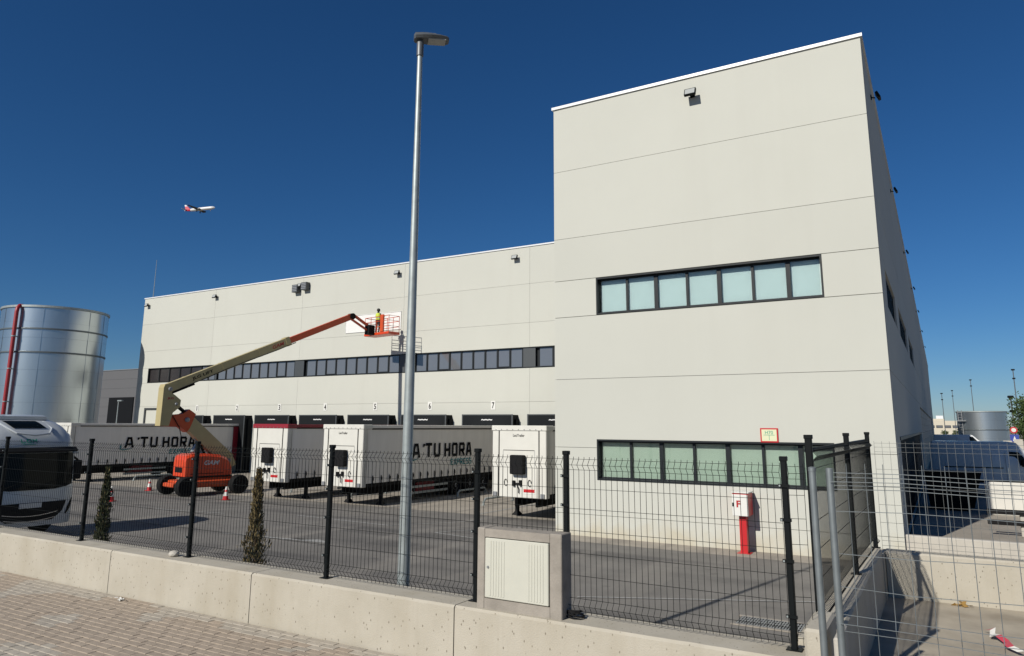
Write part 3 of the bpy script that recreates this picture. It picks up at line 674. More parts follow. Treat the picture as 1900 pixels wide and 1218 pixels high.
cb = MB()
for k in range(4): cb.tube([(-3.05+.10*math.cos(a*.7+k)*(1-.1*k), 6.33+.06*math.sin(a*.7+k), 1.475+.012*k+.02*math.sin(a*.5)) for a in range(10)], .008, 6)
tag(recenter(cb.build('cable_coil', M_rubber)), 'tangle of black cable on the wall at a fence post foot', 'cable')

# ------------------------------------------------------------------ lamp post
t = thing('lamp_post', 'tall tapered galvanised lamp post with flat LED head rising behind the fence', 'lamp post', (-5.49, 6.87, 0))
MB().tube([(0, 0, .02), (0, 0, 4), (0, 0, 8.03)], [.080, .057, .034], 20).build('pole', M_galv, t, smooth=True)
MB().lathe([(.16, 0), (.16, .03), (.10, .04), (.09, .12)], 16).build('base_flange', M_galv, t)
hz = 8.0
MB().lathe([(.047, hz-.02), (.047, hz+.18), (.04, hz+.2)], 14, (0, 0, 0)).build('spigot', M_lampdark, t, smooth=True)
d = Vector((.74, .67, .05)).normalized(); sx = Vector((-d.y, d.x, 0)).normalized(); uz = d.cross(sx)*1
if uz.z < 0: uz = -uz
hd = MB(); rings = []
for a, wd, ht in ((-.085, .05, .035), (-.065, .09, .05), (.03, .11, .05), (.14, .12, .042), (.26, .115, .03), (.35, .09, .022), (.375, .06, .012)):
    c = Vector((0, 0, hz+.235))+d*a; rings.append([c+sx*wd, c+sx*wd*.7+uz*ht, c-sx*wd*.7+uz*ht, c-sx*wd, c-sx*wd*.8-uz*.03, c+sx*wd*.8-uz*.03])
h_ = (hd.loft(rings) or hd).build('lamp_head', M_lampdark, t)
c = Vector((0, 0, hz+.199)); MB().bar(c+d*.10, c+d*.33, .16, .012, up=uz).build('led_panel', M_lens, h_)
MB().bar(Vector((0, 0, hz+.283))+d*.06, Vector((0, 0, hz+.276))+d*.2, .14, .014, up=uz).build('cover_plate', M_steelgrey, h_)
# ------------------------------------------------------------------ cypress saplings
def cypress(x, y, h, r, label, dry):
    t = thing('cypress_sapling', label, 'sapling', (x, y, 0), random.random(), 'saplings behind the fence')
    MB().tube([(0, 0, -.05), (.01, .01, h*.5), (0, 0, h*.97)], [.035, .022, .006], 7).build('trunk', M_bark, t)
    mb = MB()
    for i in range(6500):
        zf = random.random()**.9; z = .25+zf*(h-.25)
        rr = r*(min(1, zf*4+.45))*(1-zf**1.25)**.9*(.85+.7*noise.noise((z*4, x, 0)))+.025; a = random.uniform(0, 6.283); q = rr*math.sqrt(random.random())*(1+.7*noise.noise((math.cos(a)*2, math.sin(a)*2, z*7+x)))*(1.25 if random.random() < .05 else 1)
        p = Vector((q*math.cos(a), q*math.sin(a), z)); up = Vector((math.cos(a)*.35+random.uniform(-.3, .3), math.sin(a)*.35+random.uniform(-.3, .3), 1)).normalized()
        s_ = up.cross(Vector((random.uniform(-1, 1), random.uniform(-1, 1), .1))).normalized(); l = random.uniform(.02, .06); wd = l*.12
        mi = 1 if (random.random() < dry*(.25+1.1*zf)) else 0
        mb.add([p-s_*wd, p+s_*wd, p+s_*wd*1.2+up*l*.6, p+up*l, p-s_*wd*1.2+up*l*.6], [(0, 1, 2, 3, 4)], mi)
    mb.build('crown', [M_cyp, M_cypdry], t)
cypress(-11.95, 7.1, 2.45, .17, 'slim green cypress sapling beside the truck cab', .12)
cypress(-8.3, 7.1, 2.55, .17, 'browning cypress sapling left of the lamp post', .85)

# ------------------------------------------------------------------ trailers
TW, TL, TH, TB = 1.17, 11.9, 3.48, .95
def wheel(name, r, wd, parent, loc, axis='X', rim=M_steelgrey):
    mb = MB(); h = wd/2
    mb.lathe([(r*.55, -h*.8), (r*.6, -h), (r*.9, -h), (r, -h*.7), (r, h*.7), (r*.9, h), (r*.6, h), (r*.55, h*.8)], 24, (0, 0, 0), axis)
    o = mb.build(name, M_rubber, parent, smooth=True); o.location = loc
    ri = MB(); ri.lathe([(r*.56, -h*.75), (r*.5, -h*.82), (r*.42, -h*.4), (r*.2, -h*.45), (r*.2, -h*.85), (r*.1, -h*.9), (r*.1, h*.9), (r*.2, h*.85), (r*.2, h*.45), (r*.42, h*.4), (r*.5, h*.82), (r*.56, h*.75)], 20, (0, 0, 0), axis); ri.build('rim', rim, o, smooth=True)
    return o
def make_trailer(label, roofm, lettered, front_brand, frontm=M_white, group='trailers docked at the warehouse'):
    t = thing('box_trailer', label, 'trailer', (0, 0, 0), 0, group)
    # curtain side with gentle ripples, one mesh per side
    for sg in (-1, 1):
        mb = MB(); ny, nz = 60, 8; vs = []
        for j in range(nz+1):
            for i in range(ny+1):
                y = .3+(TL-.75)*i/ny; z = TB+.03+(TH-TB-.17)*j/nz
                vs.append((sg*(TW-.02+.012*noise.noise((y*1.3, z*.5, 3+sg))+.006*math.sin(y*9.4)*(1-j/nz)), y, z))
        mb.add(vs, [(j*(ny+1)+i, j*(ny+1)+i+1, (j+1)*(ny+1)+i+1, (j+1)*(ny+1)+i) for j in range(nz) for i in range(ny)])
        cu = mb.build('side_curtain', M_curtain, t, smooth=True)
        for k in range(20):
            y = .7+k*.56; b = MB(); b.box(sg*(TW+.0) if sg > 0 else -TW-.02, sg*(TW+.02) if sg > 0 else -TW, y-.02, y+.02, TB-.05, TB+.34); b.box((TW+.021) if sg > 0 else -TW-.04, (TW+.04) if sg > 0 else -TW-.021, y-.035, y+.035, TB+.14, TB+.28); b.build('buckle', M_chassis, cu)
        if lettered and sg > 0:
            X = TW+.004
            for s_, y0, wd, z0, ht, m_, th in (('A', 3.38, .60, 1.93, .68, M_text, .2), ("'", 4.12, .3, 1.95, .68, M_text, .12), ('TU', 4.40, 1.2, 1.94, .68, M_text, .2), ('HORA', 5.95, 2.42, 1.92, .68, M_text, .2), ('EXPRESS', 6.5, 1.87, 1.50, .30, M_teal, .17)):
                block_text(s_, wd, ht, m_, (X+.014, y0, z0), (0, 1, 0), (0, 0, 1), th, .28 if ht > .4 else .35, cu)
            mk = MB(); mk.tube([(X+.02, 3.15, 2.15), (X+.02, 3.12, 1.86), (X+.02, 3.35, 1.82), (X+.02, 3.85, 1.9)], [.035, .035, .03, .012], 5); mk.build('logo_mark', M_teal, cu)
    fr = MB(); fr.bev(-TW, TW, 0, .28, TB-.12, TH-.12, .02); fw = fr.build('front_wall', frontm, t)
    for sg in (-1, 1): MB().tube([(sg*.87, -.006, TB-.1), (sg*.87, -.006, TH-.14)], .022, 6).build('seam', M_chassis, fw)
    MB().box(-.68, .68, -.008, -.001, TB+1.60, TB+1.62).build('seam', M_chassis, fw)
    MB().box(-.69, -.68, -.008, -.001, TB+.2, TB+1.59).box(.68, .69, -.008, -.001, TB+.2, TB+1.59).build('seam', M_steelgrey, fw)
    cap = MB(); cap.bev(-TW-.03, TW+.03, -.03, .55, TH-.2, TH+.0, .02); cp = cap.build('roof_cap', roofm, t)
    for k in range(9): MB().lathe([(.018, -.034), (.018, -.046)], 8, (-1.0+k*.25, 0, TH-.15), 'Y').build('rivet', M_steelgrey, cp)
    rl = MB(); rl.bev(-TW-.015, -TW+.08, .552, TL, TH-.16, TH-.02, .01); rl.bev(TW-.08, TW+.015, .552, TL, TH-.16, TH-.02, .01); rl.build('roof_rail', M_curtain if roofm is M_white else roofm, t)
    sh = MB(); sh.box(TW-.02, TW+.016, .56, TL, TH-.215, TH-.165); sh.box(-TW-.016, -TW+.02, .56, TL, TH-.215, TH-.165); sh.build('curtain_track', M_chassis, t)
    MB().box(-TW+.09, TW-.09, .3, TL, TH-.05, TH-.025).build('roof', M_curtain, t)
    rr = MB(); rr.bev(-TW, TW, TL-.42, TL, TB-.1, TH-.17, .02); rr.build('rear_frame', M_trred, t)
    MB().box(-TW+.02, TW-.02, .28, TL-.05, TB-.13, TB+.02).build('floor_frame', M_chassis, t)
    ch = MB()
    for sg in (-1, 1): ch.box(sg*.45-.06, sg*.45+.06, .6, TL-.2, TB-.5, TB-.131)
    for y in (1.0, 2.2, 4, 6, 8, 10, 11.3): ch.box(-.39, .39, y-.05, y+.05, TB-.35, TB-.15)
    ch.build('chassis', M_chassis, t)
    for sg in (-1, 1):
        lg = MB(); lg.bar((sg*.95, 1.55, TB-.13), (sg*.95, 1.55, .12), .13, .13); lg.bar((sg*.95, 1.55, .14), (sg*.95, 1.55, .01), .16, .16, w2=.34, h2=.30); lg.bar((sg*.95, 1.62, TB-.2), (sg*.95, 2.3, TB-.15), .05, .05); lg.build('landing_leg', M_chassis, t)
        for k in range(2): MB().box(sg*1.10-.02, sg*1.10+.02, 3.5, 6.4, .30+k*.27, .40+k*.27).build('side_guard', M_galv, t)
        for y in (3.7, 6.2): MB().box(sg*1.06-.02, sg*1.06+.02, y-.04, y+.04, .28, TB-.13).build('guard_bracket', M_chassis, t)
        for k in range(3):
            wheel('wheel', .48, .36, t, (sg*.96, 7.1+k*1.28, .48))
        for k in range(3):
            fl = MB(); fl.box(sg*.96-.2, sg*.96+.2, 7.02+k*1.28-.6, 7.1+k*1.28-.57, .35, .95); fl.build('mud_flap', M_chassis, t)
    MB().box(-.2, .85, 4.2, 5.6, .35, .82).build('pallet_box', M_trred if lettered else M_chassis, t)
    # cooling unit, air and electric couplings, red plate
    MB().bev(-.27, .31, -.24, -.002, TB+.74, TB+1.44, .03).build('reefer_box', M_rubber, fw)
    for k, x in enumerate((-.55, .48)): MB().tube([(x+.07*math.cos(a), -.03, TB+.42+.12*math.sin(a)) for a in [q*.7 for q in range(9)]], .012, 6).build('hose_loop', M_chassis, fw)
    cp_ = MB(); cp_.box(-.24, .12, -.05, -.002, TB+.36, TB+.42); cp_.box(-.24, -.14, -.09, -.002, TB+.3, TB+.5); cp_.box(.05, .14, -.09, -.002, TB+.32, TB+.52); cp_.tube([(-.05, -.05, TB+.35), (.03, -.06, TB+.2), (.02, -.05, TB+.05)], .018, 6); cp_.build('couplings', M_chassis, fw)
    MB().box(.22, .68, -.01, -.002, TB+.09, TB+.20).build('red_plate', M_red, fw); MB().box(.18, .70, -.008, -.0015, TB+.03, TB+.062).build('white_plate', M_plate, fw)
    for sg in (-1, 1): MB().bev(sg*1.02-.08, sg*1.02+.08, -.05, -.002, TB-.1, TB+.06, .01).build('corner_lamp', M_steelgrey, fw)
    if front_brand: obj('lettering', text_mesh('LeciTrailer', .5, .1, .004, .005, M_text, (-.25, -.004, TH-.42)), fw)
    return t
tr = [make_trailer('white trailer beside the office block with black box on its front', M_white, False, True),
      make_trailer('white trailer behind the lamp post lettered A TU HORA on its side', M_white, True, True),
      make_trailer('white trailer with dark red roof edge and plain side', M_trred, False, False),
      make_trailer('grey trailer lettered A TU HORA at dock 2, behind the boom lift', M_white, True, False)]
for o, (x, y) in zip(tr, ((-13.78, 23.9), (-22.58, 23.75), (-27.32, 23.85), (-45.37, 23.75))):
    o.location = (x, y, yard_z(x, y+3)+.006); o.rotation_euler.z = 0
# bumper guide rails between the bays
def guide(x, y, L_, label):
    t = thing('wheel_guide', label, 'guide rail', (x, y, yard_z(x, y)+.006), 0, 'dock wheel guides')
    MB().tube([(0, 0, 0), (0, .02, .16), (0, .16, .26), (0, L_-.16, .26), (0, L_-.02, .16), (0, L_, 0)], .05, 10).build('rail', M_galv, t, smooth=True)
    MB().bev(-.1, .1, -.1, .1, 0, .012, .003).bev(-.1, .1, L_-.1, L_+.1, 0, .012, .003).build('foot_plate', M_galv, t)
for x, y, lb in ((-17.7, 27.6, 'bent steel wheel guide just left of the trailer by the office block'), (-20.9, 30.2, 'bent steel wheel guide in the shade by the rear of the lettered white trailer'), (-11.9, 26.6, 'bent steel wheel guide half hidden by the office block corner'), (-24.9, 26.9, 'bent steel wheel guide left of the lettered white trailer'), (-29.3, 27.2, 'bent steel wheel guide left of the red-topped trailer'), (-43.0, 27.2, 'bent steel wheel guide beside the trailer at dock 2')):
    guide(x, y, 2.6, lb)
lb_ = thing('timber_beams', 'pair of pale round beams lying in front of the docks behind the red-topped trailer', 'beams', (-33.2, 31.2, -.294))
MB().tube([(-2.3, 0, .17), (2.0, -.12, .17)], .16, 12).build('beam', M_conc3, lb_, smooth=True); MB().tube([(-2.2, .36, .16), (2.1, .24, .16)], .15, 12).build('beam', M_conc3, lb_, smooth=True)

# ------------------------------------------------------------------ truck cab (front faces +x)
t = thing('truck', 'silver-white truck cab with dark windscreen facing right behind the fence', 'truck', (-22, 10.95, 0))
hw = 1.19
def cab_ring(x, z, w0, rr=.12): 
    return None
# profile of the front (z, x offset, half width)
prof = [(.30, -.03, 1.15), (.36, .03, 1.18), (.62, .06, 1.19), (.95, .06, 1.19), (1.32, .03, 1.19), (1.45, .0, 1.185), (2.46, -.10, 1.165), (2.60, -.13, 1.15), (2.85, -.28, 1.10), (3.05, -.48, 1.0), (3.2, -.74, .88), (3.30, -1.05, .76)]
def front_line(z, x, w0, n=28):
    pts = []
    for i in range(n+1):
        s_ = -1+2*i/n; e = abs(s_)**9
        pts.append((x-.13*e-.05*s_*s_, s_*w0, z))
    return pts
def skin(zlo, zhi, m, name, off=0., parent=t):
    rows = [p for p in prof if zlo-1e-6 <= p[0] <= zhi+1e-6]; mb = MB(); n = 28; vs = []
    for z, x, w0 in rows: vs += [(a+off, b, c) for a, b, c in front_line(z, x, w0, n)]+[(-2.2, w0, z), (-2.2, -w0, z)]
    k = n+3; fs = []
    for j in range(len(rows)-1):
        for i in range(k): fs.append((j*k+i, j*k+(i+1) % k, (j+1)*k+(i+1) % k, (j+1)*k+i))
    fs += [tuple(range(k-1, -1, -1)), tuple(range((len(rows)-1)*k, len(rows)*k))]
    mb.add(vs, fs); return mb.build(name, m, parent, smooth=True)
bd = skin(.32, 1.45, M_cab, 'bumper_body'); skin(1.45, 2.46, M_cab, 'cab_body'); rf = skin(2.46, 3.30, M_cab, 'roof_fairing')
def front_patch(poly_yz, m, name, off, parent, thick=.02):
    """flat-ish piece following the cab front: polygon in (y,z)"""
    def xat(z):
        for (z0, x0, _), (z1, x1, _) in zip(prof[:-1], prof[1:]):
            if z0 <= z <= z1: return x0+(x1-x0)*(z-z0)/(z1-z0)
        return 0
    def wat(z):
        for (z0, _, x0), (z1, _, x1) in zip(prof[:-1], prof[1:]):
            if z0 <= z <= z1: return x0+(x1-x0)*(z-z0)/(z1-z0)
        return 1
    def pt(y, z):
        s_ = max(-1, min(1, y/wat(z))); return (xat(z)-.13*abs(s_)**9-.05*s_*s_+off, y, z)
    # subdivide the polygon into a grid of scanlines
    zs = sorted({p[1] for p in poly_yz}); lo, hi = zs[0], zs[-1]; rows = max(2, int((hi-lo)/.05)); vs = []; n = 12
    for j in range(rows+1):
        z = lo+(hi-lo)*j/rows; zz = min(max(z, lo+1e-4), hi-1e-4); xs_ = []
        for (a, b), (c, d_) in zip(poly_yz, poly_yz[1:]+poly_yz[:1]):
            if (b-zz)*(d_-zz) < 0: xs_.append(a+(c-a)*(zz-b)/(d_-b))
        ya, yb = min(xs_), max(xs_)
        for i in range(n+1): vs.append(pt(ya+(yb-ya)*i/n, z))
    mb = MB(); mb.add(vs, [(j*(n+1)+i, j*(n+1)+i+1, (j+1)*(n+1)+i+1, (j+1)*(n+1)+i) for j in range(rows) for i in range(n)])
    return mb.build(name, m, parent, smooth=True)
front_patch([(-1.10, 1.42), (-1.155, 1.6), (-1.14, 2.34), (1.14, 2.34), (1.155, 1.6), (1.10, 1.42), (.6, 1.34), (-.6, 1.34)], M_glassblk, 'windscreen', .022, t)
vis = MB(); vis.loft([[(x+.02, y, z) for x, y, z in [(-.02-.13*abs(s)**9-.05*s*s+.06, s*1.2, 2.36), (-.02-.13*abs(s)**9-.05*s*s+.10, s*1.2, 2.40), (-.06-.13*abs(s)**9-.05*s*s, s*1.19, 2.50), (-.2, s*1.15, 2.46)]] for s in [-1+i/7 for i in range(15)]]); vis.build('sun_visor', M_chassis, t)
front_patch([(-.6, 3.24), (.28, 3.24), (.42, 3.04), (-.46, 3.04)], M_glassblk, 'skylight', .03, rf)
sw_ = MB(); sw_.tube([(-.86, -.75, 3.24), (-.50, -.62, 3.06), (-.24, -.45, 2.90), (-.16, 0, 2.84), (-.20, .40, 2.88), (-.46, .58, 3.02), (-.86, .5, 3.22)], .028, 8); sw_.build('fairing_groove', M_cab, rf, smooth=True)
cap = MB(); cap.loft([[(x, -w_, z), (x, w_, z), (x, w_*.94, z+.10), (x, -w_*.94, z+.10)] for x, w_, z in ((-.95, .66, 3.27), (-1.3, .74, 3.31), (-2.2, .76, 3.33))]); cap.build('roof_deflector', M_cab, rf)
block_text('LOM', .42, .13, M_green, (-.135, -.35, 2.62), (0, 1, 0), (-.5, 0, .866), .2, .25, rf)
MB().box(-.122, -.10, -.3, .02, 2.575, 2.59).build('lettering_line', M_green, rf)
gr = front_patch([(-.95, 1.0), (-.92, .72), (-.6, .5), (.6, .5), (.86, .72), (.95, 1.0), (.5, .96), (.42, .86), (-.42, .86), (-.5, .96)], M_chassis, 'grille', .02, t)
for z_, wd in ((.64, .72), (.50, .66)): MB().tube([(.09-.05*(y_/1.1)**2-.02, y_, z_+.10*(y_/.8)**2) for y_ in [wd*(-1+i/6) for i in range(13)]], .016, 6).build('grille_bar', M_chrome, gr)
MB().bev(.085, .10, -.32, .26, .86, .99, .004).build('number_plate', M_plate, t)
for y_ in (-.75, .15): MB().bar((.05, y_, 1.40), (-.01, y_+.62, 1.62), .02, .02).build('wiper', M_chassis, t)
MB().tube([(-.02-.13*abs(q)**9-.05*q*q+.035, q*1.17, 1.46-.1*(1-q*q)) for q in [-1+i/8 for i in range(17)]], .012, 6).build('windscreen_seal', M_chassis, t)
for sg in (-1, 1):
    MB().tube([(-.22, sg*1.18, 1.5), (-.30, sg*1.165, 2.4)], .03, 8).build('pillar_trim', M_cab, t)
    MB().bev(-.02, .05, sg*1.08-.07, sg*1.08+.07, 2.30, 2.36, .01).build('marker_lamp', M_lens, t)
    front_patch([(sg*1.0, .62), (sg*1.13, .80), (sg*1.17, 1.08), (sg*1.12, 1.02), (sg*1.02, .84), (sg*.95, .62)], M_glassblk, 'headlight', .012, t)
    mr = MB(); mr.bev(-.38, -.22, sg*1.34-.11, sg*1.34+.11, 1.55, 2.1, .03); mr.bar((-.3, sg*1.18, 2.22), (-.3, sg*1.34, 2.1), .05, .05); mr.build('mirror', M_chassis, t)
    wheel('wheel', .5, .34, t, (-1.35, sg*.98, .5), 'Y')
    wheel('wheel', .5, .34, t, (-5.0, sg*.98, .5), 'Y')
cb = MB()
for sg in (-1, 1): cb.box(-6.0, -2.25, sg*.45-.05, sg*.45+.05, .75, 1.0)
cb.box(-2.2, -.4, -.8, .8, .35, .7); cb.build('chassis', M_chassis, t)

# ------------------------------------------------------------------ boom lift
ang = math.atan(.2)   # the boom's bearing: +y with a slight lean to +x
lift = thing('boom_lift', 'orange and cream telescopic boom lift with boom raised to the warehouse wall', 'boom lift', (-32.35, 24.1, -.296), -ang)
# local: y along the boom bearing, x across, z up
ch = MB(); ch.bev(-.85, .85, -1.35, 1.55, .38, .72, .05); ch.bev(-.55, .55, -1.7, 1.8, .42, .62, .04); ch.bev(-.62, .62, -.9, 1.35, .40, .86, .05); ch.build('chassis', M_boomred, lift)
for sx in (-1, 1):
    for sy in (-1.28, 1.42): wheel('wheel', .47, .42, lift, (sx*1.02, sy, .47), 'X', M_chassis)
tt = MB(); tt.lathe([(.5, .72), (.5, .86)], 20); tt.build('turntable', M_chassis, lift)
hood = MB(); rings = []
for y, z1, w_ in ((-1.22, 1.70, .60), (-1.16, 1.90, .67), (-.9, 2.0, .70), (-.1, 2.0, .70), (.55, 1.93, .70), (.95, 1.76, .68), (1.18, 1.42, .62), (1.25, 1.15, .55)):
    rings.append([(-w_, y, .92), (w_, y, .92), (w_, y, z1-.12), (w_*.84, y, z1), (-w_*.84, y, z1), (-w_, y, z1-.12)])
hood.loft(rings); hb = hood.build('counterweight_hood', M_orange, lift)
MB().box(-.72, .72, -1.1, 1.2, .862, .915).build('skirt', M_chassis, lift)
obj('lettering', text_mesh('GAM', .8, .22, .006, .03, M_whitetext, (.704, -.3, 1.45), (0, 1, 0), (0, 0, 1), .25), hb)
# lower boom from the front hinge back and up
A = Vector((.0, 1.22, 1.62)); B = Vector((.0, -1.12, 3.66))
MB().bar(A, B, .46, .70, w2=.44, h2=.64).build('lower_boom', M_cream, lift)
MB().bar(A+Vector((0, .12, -.35)), A+Vector((0, -.1, .1)), .52, .62).build('hinge_block', M_cream, lift)
MB().tube([A+Vector((0, -1.0, .0)), B+Vector((0, .5, -.62))], .07, 10).build('hydraulic_ram', M_chassis, lift)
MB().bar(B+Vector((0, .35, -.45)), A+Vector((0, -1.25, .1)), .10, .10).build('ram_rod', M_galv, lift)
MB().bar((0, -.6, 2.05), (0, -.2, 2.75), .3, .16).build('ram_bracket', M_galv, lift)
# orange link at the knuckle
lk = MB(); lk.prism([(-.95, 3.25), (-.70, 3.95), (-1.05, 4.18), (-1.35, 3.95), (-2.3, 3.85), (-2.3, 3.35), (-1.4, 3.3), (-1.1, 3.05)], lambda a, b, d: (d, a, b), -.24, .24); lk.build('knuckle_link', M_boomred, lift)
MB().tube([(0, -1.2, 4.05), (0, -1.85, 4.55)], .09, 10).build('hydraulic_ram', M_chassis, lift)
# upright cream riser
rs = MB(); rs.prism([(-2.44, 3.36), (-2.02, 3.36), (-1.88, 4.0), (-1.56, 4.28), (-1.54, 4.62), (-1.85, 4.86), (-2.0, 4.95), (-2.06, 5.12), (-1.98, 5.34), (-2.36, 5.38), (-2.42, 5.2)], lambda a, b, d: (d, a, b), -.3, .3); rz_ = rs.build('riser', M_cream, lift)
obj('lettering', text_mesh('JLG', .3, .13, .006, .02, M_redtext, (.304, -2.2, 4.62), (0, 1, 0), (0, 0, 1)), rz_)
# main boom
P0 = Vector((0, -2.2, 5.16)); P1 = Vector((0, 4.35, 8.12)); P2 = Vector((0, 8.55, 10.02))
dB = (P2-P0).normalized()
bm1 = MB().bar(P0, P1, .36, .44, w2=.36, h2=.44).build('main_boom', M_cream, lift)
MB().bar(P1-dB*.25, P1+dB*.02, .42, .50).build('boom_collar', M_cream, lift)
MB().bar(P1, P2, .28, .34).build('boom_extension', M_boomred, lift)
MB().bar(P0+Vector((0, .1, -.26)), P0+dB*1.5+Vector((0, 0, -.30)), .16, .14).build('ram_cover', M_chassis, lift)
MB().tube([(0, -1.95, 4.88), (0, -1.8, 5.25)], .04, 8).build('hydraulic_ram', M_chassis, lift)
up = Vector((1, 0, 0)).cross(dB)
o = obj('lettering', text_mesh('JLG LIFT', 1.15, .19, .006, .025, M_text, P0+dB*1.3+Vector((.183, 0, 0))-up*.11, dB, up), bm1)
obj('lettering', text_mesh('GAM', .75, .2, .006, .02, M_redtext, P1-dB*1.15+Vector((.183, 0, 0))-up*.1, dB, up, .25), bm1)
for k, dx in enumerate((.12, .16)): MB().tube([P0+dB*(.6+i*1.15)+Vector((dx+.04, 0, 0))-up*(.20+.03*math.sin(i*1.4+k)) for i in range(7)], .016, 6).build('hose', M_rubber, lift)
for q in (1.0, 3.0, 5.2): MB().bar(P0+dB*q, P0+dB*(q+.07), .385, .465).build('boom_strap', M_cream, lift)
for c_, r_, w_ in ((A, .10, .60), (B, .12, .58), (Vector((0, -2.1, 5.14)), .11, .66), (Vector((0, -1.75, 4.42)), .08, .64)): MB().lathe([(r_*.6, -w_/2-.03), (r_, -w_/2), (r_, w_/2), (r_*.6, w_/2+.03)], 12, tuple(c_), 'X').build('pivot_pin', M_steelgrey, lift)
MB().tube([(.26, -1.0, 2.0), (.3, -1.3, 2.6), (.28, -1.5, 3.3), (.27, -1.9, 3.9), (.26, -1.9, 4.8)], .022, 6).build('hose', M_rubber, lift)
MB().box(.701, .706, -.95, .75, 1.02, 1.05).build('panel_gap', M_chassis, hb); MB().box(.701, .706, -.42, -.40, 1.06, 1.9).build('panel_gap', M_chassis, hb)
MB().box(-.4, .4, -1.235, -1.222, 1.1, 1.35).build('vent_grille', M_chassis, hb)
for sx in (-1, 1): MB().bar((sx*.3, -1.28, .47), (sx*.95, -1.28, .47), .16, .16).build('axle', M_chassis, lift); MB().bar((sx*.3, 1.42, .47), (sx*.95, 1.42, .47), .16, .16).build('axle', M_chassis, lift)
# jib and platform
kn = MB(); kn.lathe([(.19, -.2), (.19, .2)], 14, tuple(P2), 'X'); kn.build('jib_knuckle', M_chassis, lift)
J = P2+Vector((.12, 1.30, -.66))
MB().bar(P2+Vector((0, .1, .14)), J+Vector((0, 0, .14)), .16, .13).bar(P2+Vector((0, .0, -.16)), J+Vector((0, -.05, -.14)), .14, .10).build('jib', M_boomred, lift)
MB().bev(-.1, .34, J.y-.2, J.y+.28, J.z-.35, J.z+.25, .03).build('platform_rotator', M_chassis, lift)
bk = MB(); by0, by1, bz = J.y+.25, J.y+1.15, J.z-.32; bx0, bx1 = -.75, 1.72
bk.bev(bx0, bx1, by0, by1, bz-.06, bz+.10, .02); bk.build('platform_floor', M_orange, lift)
rlm = MB()
for z in (.45, .8, 1.1): rlm.tube([(bx0+.04, by0+.04, bz+z), (bx1-.04, by0+.04, bz+z), (bx1-.04, by1-.04, bz+z), (bx0+.04, by1-.04, bz+z), (bx0+.04, by0+.04, bz+z)], .02, 6)
for i in range(5):
    x = bx0+.04+(bx1-bx0-.08)*i/4
    for y in (by0+.04, by1-.04): rlm.tube([(x, y, bz+.1), (x, y, bz+1.1)], .018, 6)
rlm.build('guard_rail', M_boomred, lift)
MB().bev(.86, 1.16, by0-.02, by0+.12, bz+.1, bz+1.2, .03).build('control_box', M_boomred, lift)
# worker standing in the basket
bw = Matrix.LocRotScale(lift.location, lift.rotation_euler, None) @ Vector((.08, (by0+by1)/2-.02, bz+.104))
p_ = thing('person', 'worker in yellow hi-vis vest standing in the lift basket facing the wall', 'person', bw, -ang+.15); p_.scale = (.9, .9, .88)
def skin_body(joints, edges, name, m, parent, sub=2):
    bm = bmesh.new(); lay = bm.verts.layers.skin.verify(); vs = []
    for i, (co, r) in enumerate(joints):
        v = bm.verts.new(co); v[lay].radius = (r, r) if not isinstance(r, tuple) else r; v[lay].use_root = (i == 0); vs.append(v)
    for a, b in edges: bm.edges.new((vs[a], vs[b]))
    me = bpy.data.meshes.new(name); bm.to_mesh(me); bm.free(); o = bpy.data.objects.new(name, me); C.objects.link(o)
    o.modifiers.new('s', 'SKIN'); md = o.modifiers.new('d', 'SUBSURF'); md.levels = sub; md.render_levels = sub
    dg = bpy.context.evaluated_depsgraph_get(); me2 = bpy.data.meshes.new_from_object(o.evaluated_get(dg)); bpy.data.objects.remove(o)
    me2.materials.clear(); me2.materials.append(m); me2.polygons.foreach_set('use_smooth', [True]*len(me2.polygons))
    return obj(name, me2, parent)
jt = [((0, 0, .98), (.16, .12)), ((0, 0, 1.18), (.15, .11)), ((0, .01, 1.40), (.18, .12)), ((0, .01, 1.50), (.08, .08)), ((0, .03, 1.60), (.07, .075)), ((0, .04, 1.70), (.085, .10)), ((0, .03, 1.78), (.06, .07)),
      ((-.19, .01, 1.42), .06), ((-.27, .08, 1.18), .048), ((-.22, .32, 1.12), .036), ((-.20, .40, 1.13), .03), ((.19, .01, 1.42), .06), ((.29, .10, 1.22), .048), ((.22, .33, 1.28), .036), ((.20, .41, 1.31), .03),
      ((-.10, 0, .90), .095), ((-.12, .02, .50), .068), ((-.12, -.02, .10), .048), ((-.12, .10, .045), .042), ((.10, 0, .90), .095), ((.12, .02, .50), .068), ((.12, -.02, .10), .048), ((.12, .10, .045), .042)]
ed = [(0, 1), (1, 2), (2, 3), (3, 4), (4, 5), (5, 6), (2, 7), (7, 8), (8, 9), (9, 10), (2, 11), (11, 12), (12, 13), (13, 14), (0, 15), (15, 16), (16, 17), (17, 18), (0, 19), (19, 20), (20, 21), (21, 22)]
body = skin_body(jt, ed, 'body', M_cloth, p_)
for k, sg in ((10, -1), (14, 1)):
    c = Vector(jt[k][0])
    for f in range(4):
        skin_body([(c, .012), (c+Vector((-sg*.0+(f-1.5)*.018, .05, .01)), .010), (c+Vector(((f-1.5)*.02, .085-.01*abs(f-1), -.01)), .008)], [(0, 1), (1, 2)], 'finger', M_skin, p_, 1)
    skin_body([(c, .013), (c+Vector((-sg*.035, .02, .02)), .011), (c+Vector((-sg*.045, .05, .02)), .009)], [(0, 1), (1, 2)], 'thumb', M_skin, p_, 1)
vst = MB(); vst.loft([[(a*math.cos(q), .01+b*math.sin(q), z) for q in [i*math.pi/8 for i in range(16)]] for z, a, b in ((1.0, .20, .155), (1.18, .19, .15), (1.34, .215, .16), (1.44, .20, .15), (1.49, .12, .11))], cap=False); vst.build('hi_vis_vest', M_hi, p_, smooth=True)
